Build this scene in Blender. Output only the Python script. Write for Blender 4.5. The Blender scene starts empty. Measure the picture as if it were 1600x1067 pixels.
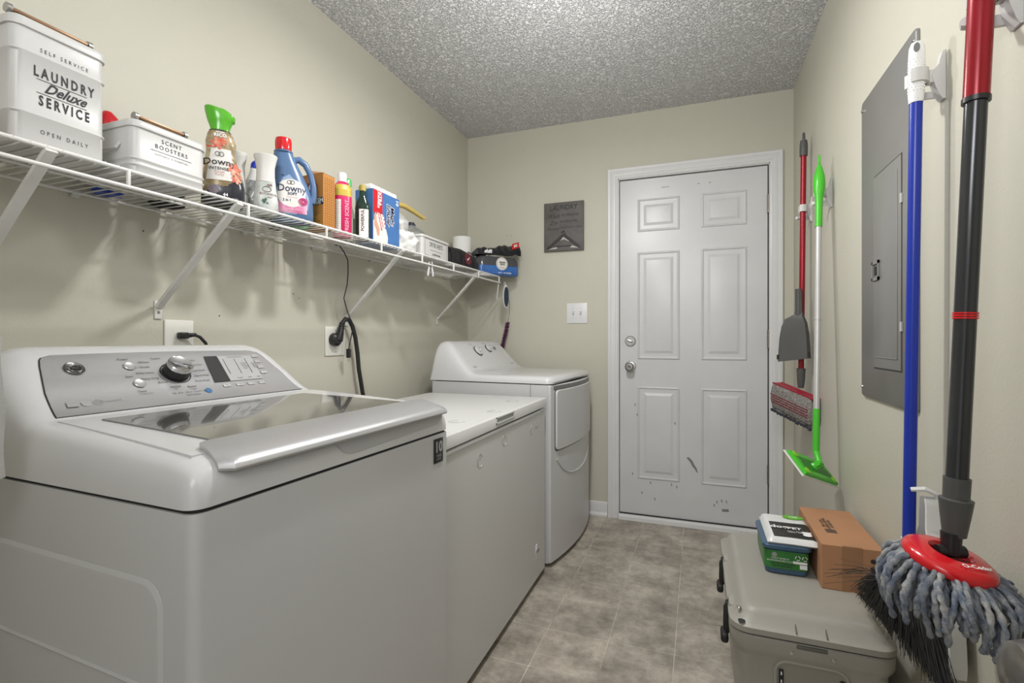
import bpy, bmesh, math, random
from mathutils import Vector, Matrix, Euler
random.seed(7)
SC = bpy.context.scene
COL = SC.collection
R = math.radians
# ------------------------------------------------------------------ camera, world, lights
cam = bpy.data.cameras.new('camera'); cam.sensor_width = 36; cam.lens = 779/1600*36; cam.shift_y = -3.5/1600
cam.clip_start = .02
co = bpy.data.objects.new('camera', cam); COL.objects.link(co)
co.location = (0, 0, 1.093); co.rotation_euler = (R(90), 0, math.atan(290/779)); SC.camera = co
W = bpy.data.worlds.new('world'); SC.world = W; W.use_nodes = True
W.node_tree.nodes['Background'].inputs[0].default_value = (1, .99, .97, 1)
W.node_tree.nodes['Background'].inputs[1].default_value = .6
def lamp(name, kind, loc, power, color, size=.2, rot=(0, 0, 0)):
    l = bpy.data.lights.new(name, kind); l.energy = power; l.color = color
    if kind == 'AREA': l.shape = 'DISK'; l.size = size
    else: l.shadow_soft_size = size
    o = bpy.data.objects.new(name, l); COL.objects.link(o); o.location = loc; o.rotation_euler = rot
    return o
lamp('ceiling_lamp_light', 'AREA', (-.42, 1.42, 2.33), 13, (1, .99, .97), .13)
lamp('doorway_fill_light', 'AREA', (-.15, -.85, 1.95), 3, (1, .99, .98), .7, (R(68), 0, R(8)))  # fill light added beyond the doorway, not a known hallway lamp
lamp('forward_fill_light', 'AREA', (-.22, -.24, 1.90), 12.5, (.97, .985, 1), .6, (R(122), 0, R(0)))  # unseen fill added to brighten the ceiling and far walls
lamp('far_end_fill_light', 'POINT', (-.44, 1.74, 1.97), 9, (1, .99, .97), .06)  # added point fill lifting ceiling and far wall; no bulb hangs here
SC.view_settings.view_transform = 'Standard'; SC.view_settings.look = 'None'
SC.view_settings.exposure = 0.46; SC.view_settings.gamma = 1; SC.view_settings.use_curve_mapping = False

# ------------------------------------------------------------------ materials
def srgb(r, g, b):
    f = lambda c: (c/255/12.92) if c/255 <= .04045 else ((c/255+.055)/1.055)**2.4
    return (f(r), f(g), f(b), 1)
MC = {}
def mat(name, col, rough=.5, metal=0., bump=0., bscale=200, var=0., vscale=8, col2=None, trans=0., ior=1.45, coat=0., spec=.5, sss=0.):
    if name in MC: return MC[name]
    m = bpy.data.materials.new(name); m.use_nodes = True; nt = m.node_tree; N = nt.nodes; b = N['Principled BSDF']
    b.inputs['Base Color'].default_value = col; b.inputs['Roughness'].default_value = rough; b.inputs['Metallic'].default_value = metal
    b.inputs['Transmission Weight'].default_value = trans; b.inputs['IOR'].default_value = ior
    b.inputs['Coat Weight'].default_value = coat; b.inputs['Coat Roughness'].default_value = .08
    b.inputs['Specular IOR Level'].default_value = spec
    tc = N.new('ShaderNodeTexCoord')
    if var > 0:
        n = N.new('ShaderNodeTexNoise'); n.inputs['Scale'].default_value = vscale; n.inputs['Detail'].default_value = 6; n.inputs['Roughness'].default_value = .6
        nt.links.new(tc.outputs['Object'], n.inputs['Vector'])
        mx = N.new('ShaderNodeMix'); mx.data_type = 'RGBA'
        c2 = col2 or tuple([c*(1-var) for c in col[:3]]+[1])
        mx.inputs[6].default_value = col; mx.inputs[7].default_value = c2
        cr = N.new('ShaderNodeMapRange'); cr.inputs[1].default_value = .35; cr.inputs[2].default_value = .65
        nt.links.new(n.outputs['Fac'], cr.inputs[0]); nt.links.new(cr.outputs[0], mx.inputs[0]); nt.links.new(mx.outputs[2], b.inputs['Base Color'])
    if bump > 0:
        n2 = N.new('ShaderNodeTexNoise'); n2.inputs['Scale'].default_value = bscale; n2.inputs['Detail'].default_value = 3
        nt.links.new(tc.outputs['Object'], n2.inputs['Vector'])
        bp = N.new('ShaderNodeBump'); bp.inputs['Strength'].default_value = min(1, bump); bp.inputs['Distance'].default_value = .002*max(1, bump)
        nt.links.new(n2.outputs['Fac'], bp.inputs['Height']); nt.links.new(bp.outputs[0], b.inputs['Normal'])
    MC[name] = m; return m

WALL = mat('wall_paint', (.56, .54, .455, 1), .55, bump=.25, bscale=140, var=.04, vscale=1.5)
TRIM = mat('trim_paint', (.70, .70, .70, 1), .3, var=.04, vscale=3)
DOORP = mat('door_paint', (.64, .64, .645, 1), .3, bump=.08, bscale=60, var=.05, vscale=4)
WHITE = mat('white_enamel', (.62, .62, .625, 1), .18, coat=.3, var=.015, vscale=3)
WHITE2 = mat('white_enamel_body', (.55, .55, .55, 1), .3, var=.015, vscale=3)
FREEZE = mat('freezer_enamel', (.60, .60, .585, 1), .38, bump=.05, bscale=300, var=.015, vscale=3)
DARKGAP = mat('dark_gap', (.02, .02, .02, 1), .7)
CHROME = mat('chrome', (.75, .75, .76, 1), .12, 1, var=.05)
NICKEL = mat('satin_nickel', (.50, .49, .48, 1), .3, 1, var=.08, vscale=30)
STEEL = mat('worn_steel', (.28, .25, .22, 1), .45, .9, var=.3, vscale=60)
PANELG = mat('console_silver', (.50, .50, .505, 1), .28, .55, var=.03, vscale=5)
SILVER = mat('silver_handle_paint', (.56, .56, .57, 1), .32, .6, bump=.1, bscale=900, var=.06, vscale=300)
def glassmat():
    m = mat('smoked_lid_glass', (.10, .098, .09, 1), .015, coat=1., spec=.9, ior=1.6); return m
LIDGLASS = glassmat()
BLACK = mat('black_plastic', (.018, .018, .02, 1), .35, var=.2)
RUBBER = mat('black_rubber', (.02, .02, .02, 1), .55, var=.2)
INK = mat('black_ink', (.025, .025, .028, 1), .6)
GREYINK = mat('grey_ink', (.22, .22, .23, 1), .6)
WHITEINK = mat('white_ink', (.8, .8, .8, 1), .5)
WIREW = mat('white_vinyl_wire', (.74, .73, .70, 1), .35, var=.08, vscale=20)
TIN = mat('white_tin', (.58, .575, .56, 1), .38, var=.03, vscale=6)
COPPER = mat('copper_handle', (.42, .25, .15, 1), .35, .6, var=.2, vscale=20)
PLATE = mat('outlet_plastic', (.78, .77, .71, 1), .35, var=.03)
PLATEW = mat('switch_plastic', (.75, .75, .76, 1), .35, var=.03)
GREYMETAL = mat('grey_panel_paint', (.25, .245, .235, 1), .4, .15, var=.12, vscale=2.5)
RED = mat('red_plastic', (.62, .008, .015, 1), .22, coat=.4, var=.05)
DRED = mat('dark_red_pole', (.30, .008, .018, 1), .25, .2, var=.1)
BLUEP = mat('blue_pole', (.012, .035, .36, 1), .3, var=.08)
BLKPOLE = mat('black_pole', (.045, .047, .05, 1), .22, .35, var=.1)
GREYP = mat('grey_plastic', (.085, .085, .083, 1), .45, var=.15)
GREENP = mat('lime_plastic', (.07, .50, .03, 1), .3, var=.08)
ALU = mat('brushed_aluminium', (.52, .52, .51, 1), .35, .35, var=.05)
CLAMP = mat('clamp_plastic', (.62, .61, .60, 1), .4, var=.04)
COOLER = mat('tan_cooler', (.34, .325, .285, 1), .42, bump=.15, bscale=500, var=.06, vscale=5)
CARD = mat('cardboard', (.42, .215, .11, 1), .8, bump=.1, bscale=60, var=.12, vscale=6)
CLOTHB = mat('black_cloth', (.02, .02, .024, 1), .85, bump=.6, bscale=200, var=.3, vscale=30)
CLOTHW = mat('white_cloth', (.7, .7, .68, 1), .9, bump=.6, bscale=200, var=.08, vscale=30)
PAPER = mat('white_paper', (.76, .76, .74, 1), .85, bump=.3, bscale=150, var=.03)

def tilemat():
    m = bpy.data.materials.new('vinyl_tile'); m.use_nodes = True; nt = m.node_tree; N = nt.nodes; b = N['Principled BSDF']
    g = N.new('ShaderNodeNewGeometry')
    def noise(sc, det, rough=.65):
        n = N.new('ShaderNodeTexNoise'); n.inputs['Scale'].default_value = sc; n.inputs['Detail'].default_value = det; n.inputs['Roughness'].default_value = rough
        nt.links.new(g.outputs['Position'], n.inputs['Vector']); return n
    a = noise(5.5, 4); c = noise(28, 8, .75)
    mth = N.new('ShaderNodeMath'); mth.operation = 'ADD'
    s1 = N.new('ShaderNodeMath'); s1.operation = 'MULTIPLY'; s1.inputs[1].default_value = .62; nt.links.new(a.outputs['Fac'], s1.inputs[0])
    s2 = N.new('ShaderNodeMath'); s2.operation = 'MULTIPLY'; s2.inputs[1].default_value = .38; nt.links.new(c.outputs['Fac'], s2.inputs[0])
    nt.links.new(s1.outputs[0], mth.inputs[0]); nt.links.new(s2.outputs[0], mth.inputs[1])
    cr = N.new('ShaderNodeValToRGB'); e = cr.color_ramp.elements
    e[0].position = .36; e[0].color = (.19, .163, .135, 1); e[1].position = .64; e[1].color = (.54, .49, .42, 1)
    k = cr.color_ramp.elements.new(.5); k.color = (.345, .307, .258, 1)
    nt.links.new(mth.outputs[0], cr.inputs[0])
    oi = N.new('ShaderNodeObjectInfo'); mr = N.new('ShaderNodeMapRange'); mr.inputs[3].default_value = .9; mr.inputs[4].default_value = 1.1
    nt.links.new(oi.outputs['Random'], mr.inputs[0])
    hv = N.new('ShaderNodeHueSaturation'); nt.links.new(cr.outputs[0], hv.inputs['Color']); nt.links.new(mr.outputs[0], hv.inputs['Value'])
    nt.links.new(hv.outputs[0], b.inputs['Base Color'])
    b.inputs['Roughness'].default_value = .42
    bp = N.new('ShaderNodeBump'); bp.inputs['Strength'].default_value = .25; bp.inputs['Distance'].default_value = .002
    nt.links.new(c.outputs['Fac'], bp.inputs['Height']); nt.links.new(bp.outputs[0], b.inputs['Normal'])
    return m
TILE = tilemat()
GROUT = mat('grout', (.62, .59, .50, 1), .7, var=.55, vscale=6)
def ceilmat():
    m = bpy.data.materials.new('stipple_ceiling'); m.use_nodes = True; nt = m.node_tree; N = nt.nodes; b = N['Principled BSDF']
    b.inputs['Base Color'].default_value = (.78, .78, .785, 1); b.inputs['Roughness'].default_value = .8
    g = N.new('ShaderNodeNewGeometry')
    n = N.new('ShaderNodeTexNoise'); n.inputs['Scale'].default_value = 85; n.inputs['Detail'].default_value = 4; n.inputs['Distortion'].default_value = .8
    nt.links.new(g.outputs['Position'], n.inputs['Vector'])
    r = N.new('ShaderNodeMapRange'); r.interpolation_type = 'SMOOTHSTEP'; r.inputs[1].default_value = .4; r.inputs[2].default_value = .62
    nt.links.new(n.outputs['Fac'], r.inputs[0])
    bp = N.new('ShaderNodeBump'); bp.inputs['Strength'].default_value = 1; bp.inputs['Distance'].default_value = .010
    nt.links.new(r.outputs[0], bp.inputs['Height']); nt.links.new(bp.outputs[0], b.inputs['Normal'])
    return m
CEIL = ceilmat()

# ------------------------------------------------------------------ mesh builder
class G:
    def __init__(s): s.bm = bmesh.new()
    def box(s, a, b, bev=0., seg=2, M=None):
        r = bmesh.ops.create_cube(s.bm, size=1); vs = r['verts']
        a = Vector(a); b = Vector(b); c = (a+b)/2; d = b-a
        for v in vs: v.co = Vector((v.co.x*d.x, v.co.y*d.y, v.co.z*d.z))+c
        if bev > 0:
            es = list({e for v in vs for e in v.link_edges})
            r = bmesh.ops.bevel(s.bm, geom=es, offset=min(bev, .49*min(abs(d.x), abs(d.y), abs(d.z))), segments=seg, affect='EDGES', profile=.5)
            vs = list({v for f in r['faces'] for v in f.verts} | set([v for v in vs if v.is_valid]))
        if M is not None:
            for v in vs: v.co = M @ v.co
        return s
    def loft(s, rings, cap=True, closed=True):
        L = []
        for r in rings: L.append([s.bm.verts.new(Vector(p)) for p in r])
        n = len(L[0])
        for i in range(len(L)-1):
            for j in range(n if closed else n-1):
                k = (j+1) % n
                try: s.bm.faces.new((L[i][j], L[i][k], L[i+1][k], L[i+1][j]))
                except ValueError: pass
        if cap and closed:
            for q in (L[0][::-1], L[-1]):
                try: s.bm.faces.new(q)
                except ValueError: pass
        return s
    def tube(s, pts, r, n=8, cap=True, rr=None):
        pts = [Vector(p) for p in pts]; rings = []; up = None
        for i, p in enumerate(pts):
            t = (pts[min(i+1, len(pts)-1)]-pts[max(i-1, 0)]).normalized()
            if up is None:
                up = Vector((0, 0, 1)) if abs(t.z) < .9 else Vector((1, 0, 0))
            u = t.cross(up).normalized(); v = u.cross(t).normalized(); up = v
            q = rr[i] if rr else r
            rings.append([p+u*q*math.cos(2*math.pi*k/n)+v*q*math.sin(2*math.pi*k/n) for k in range(n)])
        return s.loft(rings, cap)
    def cyl(s, p0, p1, r0, r1=None, n=20):
        r1 = r0 if r1 is None else r1
        return s.tube([p0, p1], 0, n, True, [r0, r1])
    def lathe(s, prof, c=(0, 0, 0), ax='z', n=28, cap=True):
        c = Vector(c); rings = []
        for r, z in prof:
            ring = []
            for k in range(n):
                a = 2*math.pi*k/n; x, y = r*math.cos(a), r*math.sin(a)
                p = {'z': (x, y, z), 'x': (z, x, y), 'y': (y, z, x)}[ax]
                ring.append(c+Vector(p))
            rings.append(ring)
        return s.loft(rings, cap)
    def prism(s, poly, d):
        d = Vector(d); a = [Vector(p) for p in poly]; return s.loft([a, [p+d for p in a]])
    def xf(s, f):
        for v in s.bm.verts: v.co = Vector(f(v.co))
        return s
    def add(s, me, M):
        n0 = len(s.bm.verts); s.bm.from_mesh(me); s.bm.verts.ensure_lookup_table()
        for v in s.bm.verts[n0:]: v.co = M @ v.co
        return s
    def build(s, name, m, parent=None, sharp=35, kind=None, smooth=True, fixn=True):
        if fixn: bmesh.ops.recalc_face_normals(s.bm, faces=s.bm.faces)
        me = bpy.data.meshes.new(name); s.bm.to_mesh(me); s.bm.free()
        if smooth:
            me.shade_smooth(); me.set_sharp_from_angle(angle=R(sharp))
        me.materials.append(m)
        o = bpy.data.objects.new(name, me); COL.objects.link(o)
        if parent: o.parent = parent
        if kind: o['kind'] = kind
        return o
def superring(z, hx, hy, p=2.6, cx=0, cy=0, n=32, a0=0, a1=2*math.pi, closed=True):
    out = []
    for k in range(n):
        a = a0+(a1-a0)*k/(n if closed else n-1); c, q = math.cos(a), math.sin(a)
        out.append((cx+hx*math.copysign(abs(c)**(2/p), c), cy+hy*math.copysign(abs(q)**(2/p), q), z))
    return out
def rrect(x0, x1, y0, y1, r, n=5):
    out = []
    for cx, cy, a in ((x1-r, y1-r, 0), (x0+r, y1-r, 90), (x0+r, y0+r, 180), (x1-r, y0+r, 270)):
        for k in range(n+1):
            t = R(a+90*k/n); out.append((cx+r*math.cos(t), cy+r*math.sin(t)))
    return out
def thing(name, label, cat, loc=(0, 0, 0), rz=0, group=None):
    o = bpy.data.objects.new(name, None); COL.objects.link(o); o.empty_display_size = .05
    o.location = loc; o.rotation_euler = (0, 0, R(rz)); o['label'] = label; o['category'] = cat
    if group: o['group'] = group
    return o
def tag(o, label, cat, group=None):
    o['label'] = label; o['category'] = cat
    if group: o['group'] = group
    return o
def struct(o): o['kind'] = 'structure'; return o
# ---- lettering: text curves turned into flat meshes
TM = {}
def tmesh(s, bold=0., shear=0., sp=1., al='CENTER'):
    k = (s, bold, shear, sp, al)
    if k in TM: return TM[k]
    cu = bpy.data.curves.new('t', 'FONT'); cu.body = s; cu.align_x = al; cu.align_y = 'CENTER'; cu.size = 1; cu.offset = bold; cu.shear = shear
    cu.space_character = sp; cu.resolution_u = 2; cu.space_line = .85
    o = bpy.data.objects.new('t', cu); COL.objects.link(o)
    dg = bpy.context.evaluated_depsgraph_get(); me = bpy.data.meshes.new_from_object(o.evaluated_get(dg))
    bpy.data.objects.remove(o); TM[k] = me; return me
def frame(o, u, v):
    u = Vector(u).normalized(); v = Vector(v).normalized(); n = u.cross(v)
    return Matrix(((u.x, v.x, n.x, o[0]), (u.y, v.y, n.y, o[1]), (u.z, v.z, n.z, o[2]), (0, 0, 0, 1)))
def text(g, s, o, u, v, size, bold=0., shear=0., sp=1., al='CENTER', sx=1.):
    return g.add(tmesh(s, bold, shear, sp, al), frame(o, u, v) @ Matrix.Diagonal((size*sx, size, size, 1)))
def lettering(items, m, parent, name='lettering', f=None, label=None):
    for it in items:
        g = G(); text(g, *it[:5], **(it[5] if len(it) > 5 else {}))
        if f: g.xf(f)
        o = g.build(name, m, parent, smooth=False, fixn=False)
        if label: o['label'] = label
    return o
def rectline(g, o, u, v, w, h, t):
    M = frame(o, u, v)
    for a, b in (((-w/2, -h/2), (w/2, -h/2+t)), ((-w/2, h/2-t), (w/2, h/2)), ((-w/2, -h/2), (-w/2+t, h/2)), ((w/2-t, -h/2), (w/2, h/2))):
        g.box((a[0], a[1], 0), (b[0], b[1], .0003), M=M)
    return g

XL, XR, D, CZ, YB = -1.473, .492, 3.09, 2.463, -.36
# ================================================================== ROOM
T = .1
struct(G().box((XL-T, YB-T, 0), (XL, D+T, CZ)).build('wall_left', WALL, smooth=False))
struct(G().box((XR, YB-T, 0), (XR+T, D+T, CZ)).build('wall_right', WALL, smooth=False))
dx0, dx1, dz1 = -.466, .384, 2.083     # rough opening for the far door
g = G(); g.box((XL, D, 0), (dx0, D+T, CZ)).box((dx1, D, 0), (XR, D+T, CZ)).box((dx0, D, dz1), (dx1, D+T, CZ)).box((dx0, D+T-.01, 0), (dx1, D+T, dz1))
struct(g.build('wall_back', WALL, smooth=False))
g = G(); g.box((XL, YB-T, 0), (-.55, YB, CZ)).box((.33, YB-T, 0), (XR, YB, CZ)).box((-.55, YB-T, 2.08), (.33, YB, CZ))
struct(g.build('wall_front', WALL, smooth=False))
struct(G().box((XL-T, YB-T, CZ), (XR+T, D+T, CZ+.08)).build('ceiling', CEIL, smooth=False))
floor = struct(G().box((XL-T, YB-1.4, -.06), (XR+T, D+T, -.0010)).build('floor', GROUT, smooth=False))
tx, ty = .2275, .2325
tme = None
xs = [-.303+tx*k for k in range(-6, 5)]; ys = [1.584+ty*k for k in range(-9, 8)]
for xi in range(len(xs)-1):
    for yi in range(len(ys)-1):
        x0, x1 = max(xs[xi], XL), min(xs[xi+1], XR); y0, y1 = max(ys[yi], YB), min(ys[yi+1], D)
        if x1-x0 < .01 or y1-y0 < .01: continue
        full = (x1-x0 > tx-.001 and y1-y0 > ty-.001)
        if full and tme:
            o = tme.copy(); COL.objects.link(o); o.location = ((x0+x1)/2, (y0+y1)/2, 0)
        else:
            w, h = (x1-x0)/2-.0017, (y1-y0)/2-.0017
            g = G(); g.loft([[(p[0], p[1], -.0015) for p in rrect(-w, w, -h, h, .002, 1)], [(p[0], p[1], -.0004) for p in rrect(-w, w, -h, h, .002, 1)], [(p[0], p[1], 0) for p in rrect(-w+.0015, w-.0015, -h+.0015, h-.0015, .002, 1)]])
            o = g.build('tile', TILE, floor, smooth=False); o.location = ((x0+x1)/2, (y0+y1)/2, 0)
            if full: tme = o
# far door
door = struct(G().box((-.448, D+.012, .022), (.366, D+.05, 2.062), .0015, 1).build('door_1', DOORP))
G().box((dx0+.002, D+.052, .0), (dx1-.002, D+.06, 2.08)).build('gap_shade_sheet', DARKGAP, door, smooth=False)  # dark sheet behind the slab, paints the shade in the door gap
def door_panel(x0, x1, z0, z1):
    y = D+.012; rings = []
    for off, h in ((0, -.0004), (.004, .005), (.009, .006), (.013, .001), (.02, -.0003), (.036, -.0002), (.042, .0015), (.052, .0055), (.056, .006)):
        rings.append([(x0+off, y-h, z0+off), (x1-off, y-h, z0+off), (x1-off, y-h, z1-off), (x0+off, y-h, z1-off)])
    g = G(); g.loft(rings, cap=False); g.bm.faces.new([g.bm.verts[i] for i in ()] or [v for v in list(g.bm.verts)[-4:]])
    g.build('door_panel', DOORP, door, sharp=12)
for a, b in ((-.342, -.098), (.018, .262)):
    for z0, z1 in ((1.742, 1.94), (.972, 1.62), (.25, .808)): door_panel(a, b, z0, z1)
g = G(); g.lathe([(.0, 0), (.033, 0), (.033, -.004), (.030, -.008), (.012, -.010), (.011, -.03), (.021, -.036), (.026, -.048), (.025, -.06), (.018, -.066), (0, -.067)], (-.384, D+.012, .928), 'y'); g.build('door_knob', NICKEL, door)
G().lathe([(0, -.0655), (.010, -.0655), (.011, -.0685), (.008, -.0675), (0, -.068)], (-.384, D+.012, .928), 'y').build('knob_lock', STEEL, door)
g = G(); g.lathe([(0, 0), (.032, 0), (.032, -.006), (.027, -.012), (0, -.012)], (-.384, D+.012, 1.082), 'y').build('deadbolt', NICKEL, door)
g = G(); g.box((-.384-.018, D-.018, 1.077), (-.384+.018, D, 1.087), .004).xf(lambda v: Vector((-.384, 0, 1.082))+Matrix.Rotation(R(20), 3, 'Y') @ (v-Vector((-.384, 0, 1.082)))); g.build('thumb_turn', NICKEL, door)
for z in (1.848, 1.095, .342):
    g = G(); g.cyl((.369, D+.006, z-.05), (.369, D+.006, z+.05), .0065, n=12)
    for k in (-.05, -.02, .01, .04): g.cyl((.369, D+.006, z+k-.001), (.369, D+.006, z+k+.001), .0075, n=12)
    g.box((.369, D+.004, z-.045), (.380, D+.011, z+.045)); g.build('hinge', STEEL, door)
# scuffs on the door
def blob(pts, y, name='scuff', m=None):
    g = G(); g.prism([(p[0], y, p[1]) for p in pts], (0, .0004, 0)); return g.build(name, m or SCUFF, door, smooth=False)
SCUFF = mat('bare_scuff', (.24, .24, .23, 1), .6, var=.2, vscale=40)
blob([(-.062, .398), (-.05, .402), (-.03, .385), (-.018, .36), (-.004, .338), (.002, .312), (-.006, .318), (-.016, .335), (-.03, .35), (-.04, .372)], D+.0112)
blob([(.13, .118), (.166, .122), (.168, .106), (.132, .104)], D+.0112)
for x, z in ((.085, .14), (.1, .16), (.125, .17), (.15, .168), (-.32, .17), (-.375, .28), (-.245, .14), (-.27, .235), (-.15, .235), (-.12, .225), (-.348, .64), (-.36, .7), (-.13, .6)):
    blob([(x, z), (x+.006, z+.004), (x+.009, z-.014), (x+.004, z-.012)], D+.0112)
for x in (-.2, -.185, -.17, .0, .06): blob([(x, 2.0), (x+.01, 2.003), (x+.011, 1.998), (x, 1.997)], D+.0112)
# jamb and casing
g = G()
jy = D-.002
g.box((dx0-.001, jy, 0), (-.451, D+.09, dz1)).box((.372, jy, 0), (dx1+.001, D+.09, dz1)).box((dx0, jy, 2.067), (dx1, D+.09, dz1))
struct(g.build('trim_1', TRIM, smooth=False))
def casing(w=.062):
    # profile: distance outwards from the inner edge, height off the wall
    prof = [(0, 0), (0, .009), (.008, .012), (.014, .011), (.018, .014), (.032, .016), (.040, .014), (.046, .018), (.058, .019), (w, .016), (w, 0)]
    g = G(); xi0, xi1, zi = -.456, .377, 2.072
    rings = []
    for px in ((xi0, 0, -1, 0), (xi0, zi, -1, 1), (xi1, zi, 1, 1), (xi1, 0, 1, 0)):
        rings.append([(px[0]+px[2]*o, D-h, max(0, px[1]+px[3]*o)) for o, h in prof])
    g.loft(rings); return g
struct(casing().build('trim_2', TRIM, sharp=25))
g = G(); g.prism([(-.45, D-.03, .001), (-.45, D-.028, .022), (-.45, D-.012, .03), (-.45, D+.05, .03), (-.45, D+.05, .001)], (.82, 0, 0))
struct(g.build('trim_3', TRIM, sharp=25))
G().box((-.448, D+.0, .031), (.366, D+.012, .036), .001).build('door_sweep', BLACK, door)
def baseboard(name, p0, p1, nrm):
    p0, p1, n = Vector(p0), Vector(p1), Vector(nrm)
    prof = [(0, 0), (.018, 0), (.019, .012), (.014, .022), (.011, .024), (.011, .07), (.008, .084), (.004, .088), (0, .088)]
    g = G(); g.loft([[p+n*a+Vector((0, 0, b)) for a, b in prof] for p in (p0, p1)]); struct(g.build(name, TRIM, sharp=25))
baseboard('baseboard_back', (XL, D, 0), (-.52, D, 0), (0, -1, 0))
baseboard('baseboard_back_right', (.44, D, 0), (XR, D, 0), (0, -1, 0))
baseboard('baseboard_left', (XL, YB, 0), (XL, D, 0), (1, 0, 0))
baseboard('baseboard_right', (XR, YB, 0), (XR, D, 0), (-1, 0, 0))
# open door beside the camera, its knob shows at the lower right
d2 = struct(G().box((.292, YB+.02, .015), (.327, .50, 2.05), .002, 1).build('door_2', DOORP))
KX = .254; ky, kz = .484, .838
G().lathe([(0, .292-KX), (.032, .292-KX), (.031, .034), (.012, .030), (.011, .012), (.020, .006), (.0275, -.006), (.0285, -.016), (.025, -.028), (.016, -.034), (0, -.035)], (KX, ky, kz), 'x', 36).build('door_knob', mat('tarnished_nickel', (.33, .32, .31, 1), .28, 1, var=.1, vscale=30), d2)

# ================================================================== APPLIANCE TOP
def bez(p, t):
    a, b, c, d = p; s = 1-t
    return (s**3*a[0]+3*s*s*t*b[0]+3*s*t*t*c[0]+t**3*d[0], s**3*a[1]+3*s*s*t*b[1]+3*s*t*t*c[1]+t**3*d[1])
def interp(tab, x):
    if x <= tab[0][0]: return tab[0][1]
    for (a, va), (b, vb) in zip(tab, tab[1:]):
        if x <= b: return va+(vb-va)*(x-a)/(b-a)
    return tab[-1][1]
def smooth_tab(tab, x):   # smooth interpolation
    if x <= tab[0][0]: return tab[0][1]
    n = len(tab)
    for i in range(n-1):
        a, va = tab[i]; b, vb = tab[i+1]
        if x <= b:
            t = (x-a)/(b-a)
            ma = (vb-tab[i-1][1])/(b-tab[i-1][0])*(b-a) if i > 0 else vb-va
            mb = (tab[i+2][1]-va)/(tab[i+2][0]-a)*(b-a) if i+2 < n else vb-va
            return (2*t**3-3*t*t+1)*va+(t**3-2*t*t+t)*ma+(-2*t**3+3*t*t)*vb+(t**3-t*t)*mb
    return tab[-1][1]
def top_cover(w, z0, hs, ins, bs, r=.025, NS=9, bow=0):
    rings = []
    for b in bs:
        h = smooth_tab(hs, b); i = smooth_tab(ins, b); base = (r-math.sqrt(max(0, r*r-(r-b)**2))) if b < r else 0
        P = [(base, z0), (base, z0+.75*(h-z0)), (base+i*.55+.004, h-.001), (base+i+.036, h)]
        left = [bez(P, k/(NS-1)) for k in range(NS)]
        ring = left+[(w-a, z) for a, z in left[::-1]]
        rings.append([(-b, a, z) for a, z in ring])
    g = G(); g.loft(rings)
    if bow: g.xf(lambda v: (v.x+bow*(1-((v.y-w/2)/(w/2))**2)*max(0, 1+v.x/.18), v.y, v.z))
    return g

# ================================================================== WASHER
WASH = thing('washing_machine', 'white top-load washing machine with smoked glass lid, nearest the camera', 'washing machine', (-.6274, .4708, 0), -2.2)
ww = .682; wz = .863
def cab(g, w, d, z0, z1, r=.018, n=5):
    p = rrect(-d, 0, 0, w, r, n); g.loft([[(x, y, z0) for x, y in p], [(x, y, z1) for x, y in p]]); return g
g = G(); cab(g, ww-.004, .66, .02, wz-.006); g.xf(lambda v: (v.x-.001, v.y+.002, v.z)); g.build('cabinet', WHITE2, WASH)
g = G(); cab(g, ww-.012, .65, wz-.007, wz+.002); g.xf(lambda v: (v.x-.005, v.y+.006, v.z)); g.build('seam_gasket', DARKGAP, WASH)
# embossed side panels
g = G(); fl = lambda o, h: [(p[0], .002-h, p[1]) for p in rrect(-.70+o+.1, -.062-o, .10+o, .756-o, .04-o*.6, 6)]
g.loft([fl(-.001, -.001), fl(0, .0005), fl(.006, .0032), fl(.010, .0036)], cap=False); g.bm.verts.ensure_lookup_table(); g.bm.faces.new(list(g.bm.verts)[-28:]); g.build('side_panel', WHITE2, WASH, sharp=12)
g = G(); g.tube([(-.64, -.0018, .608), (-.1, -.0018, .608)], .003, 8); g.build('side_crease', WHITE2, WASH)
for x in (-.05, -.6):
    for y in (.06, ww-.06): G().cyl((x, y, 0), (x, y, .022), .022, n=14).build('foot', RUBBER, WASH)
hs = [(0, .884), (.004, .899), (.012, .911), (.025, .919), (.045, .9245), (.2, .936), (.38, .947), (.43, .9495), (.45, .956), (.48, .976), (.51, 1.002), (.55, 1.034), (.575, 1.053), (.60, 1.066), (.625, 1.072), (.66, 1.070), (.68, 1.055), (.69, 1.03)]
ins = [(0, .012), (.40, .012), (.44, .018), (.50, .036), (.56, .052), (.60, .060), (.69, .066)]
bs = [0, .002, .005, .009, .014, .02, .028, .04, .06, .1, .2, .3, .38, .41, .43, .44, .45, .465, .48, .495, .51, .53, .55, .565, .575, .585, .6, .612, .625, .64, .66, .672, .682, .69]
def archtop(w, amt, b0, b1):   # console top bows up in the middle
    def f(v):
        b = -v.x; k = min(1, max(0, (b-b0)/(b1-b0)))
        return (v.x, v.y, v.z+(amt*k*(1-((v.y-w/2)/(w/2))**2) if v.z > .93 else 0))
    return f
g = top_cover(ww, wz, hs, ins, bs); ARW = archtop(ww, .010, .53, .62); g.xf(ARW); g.build('top_cover', WHITE, WASH, sharp=50)
def Wz(a, b, dz=0):   # point on the washer top surface
    p = ARW(Vector((-b, a, smooth_tab(hs, b)+dz))); return Vector(p)
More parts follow.
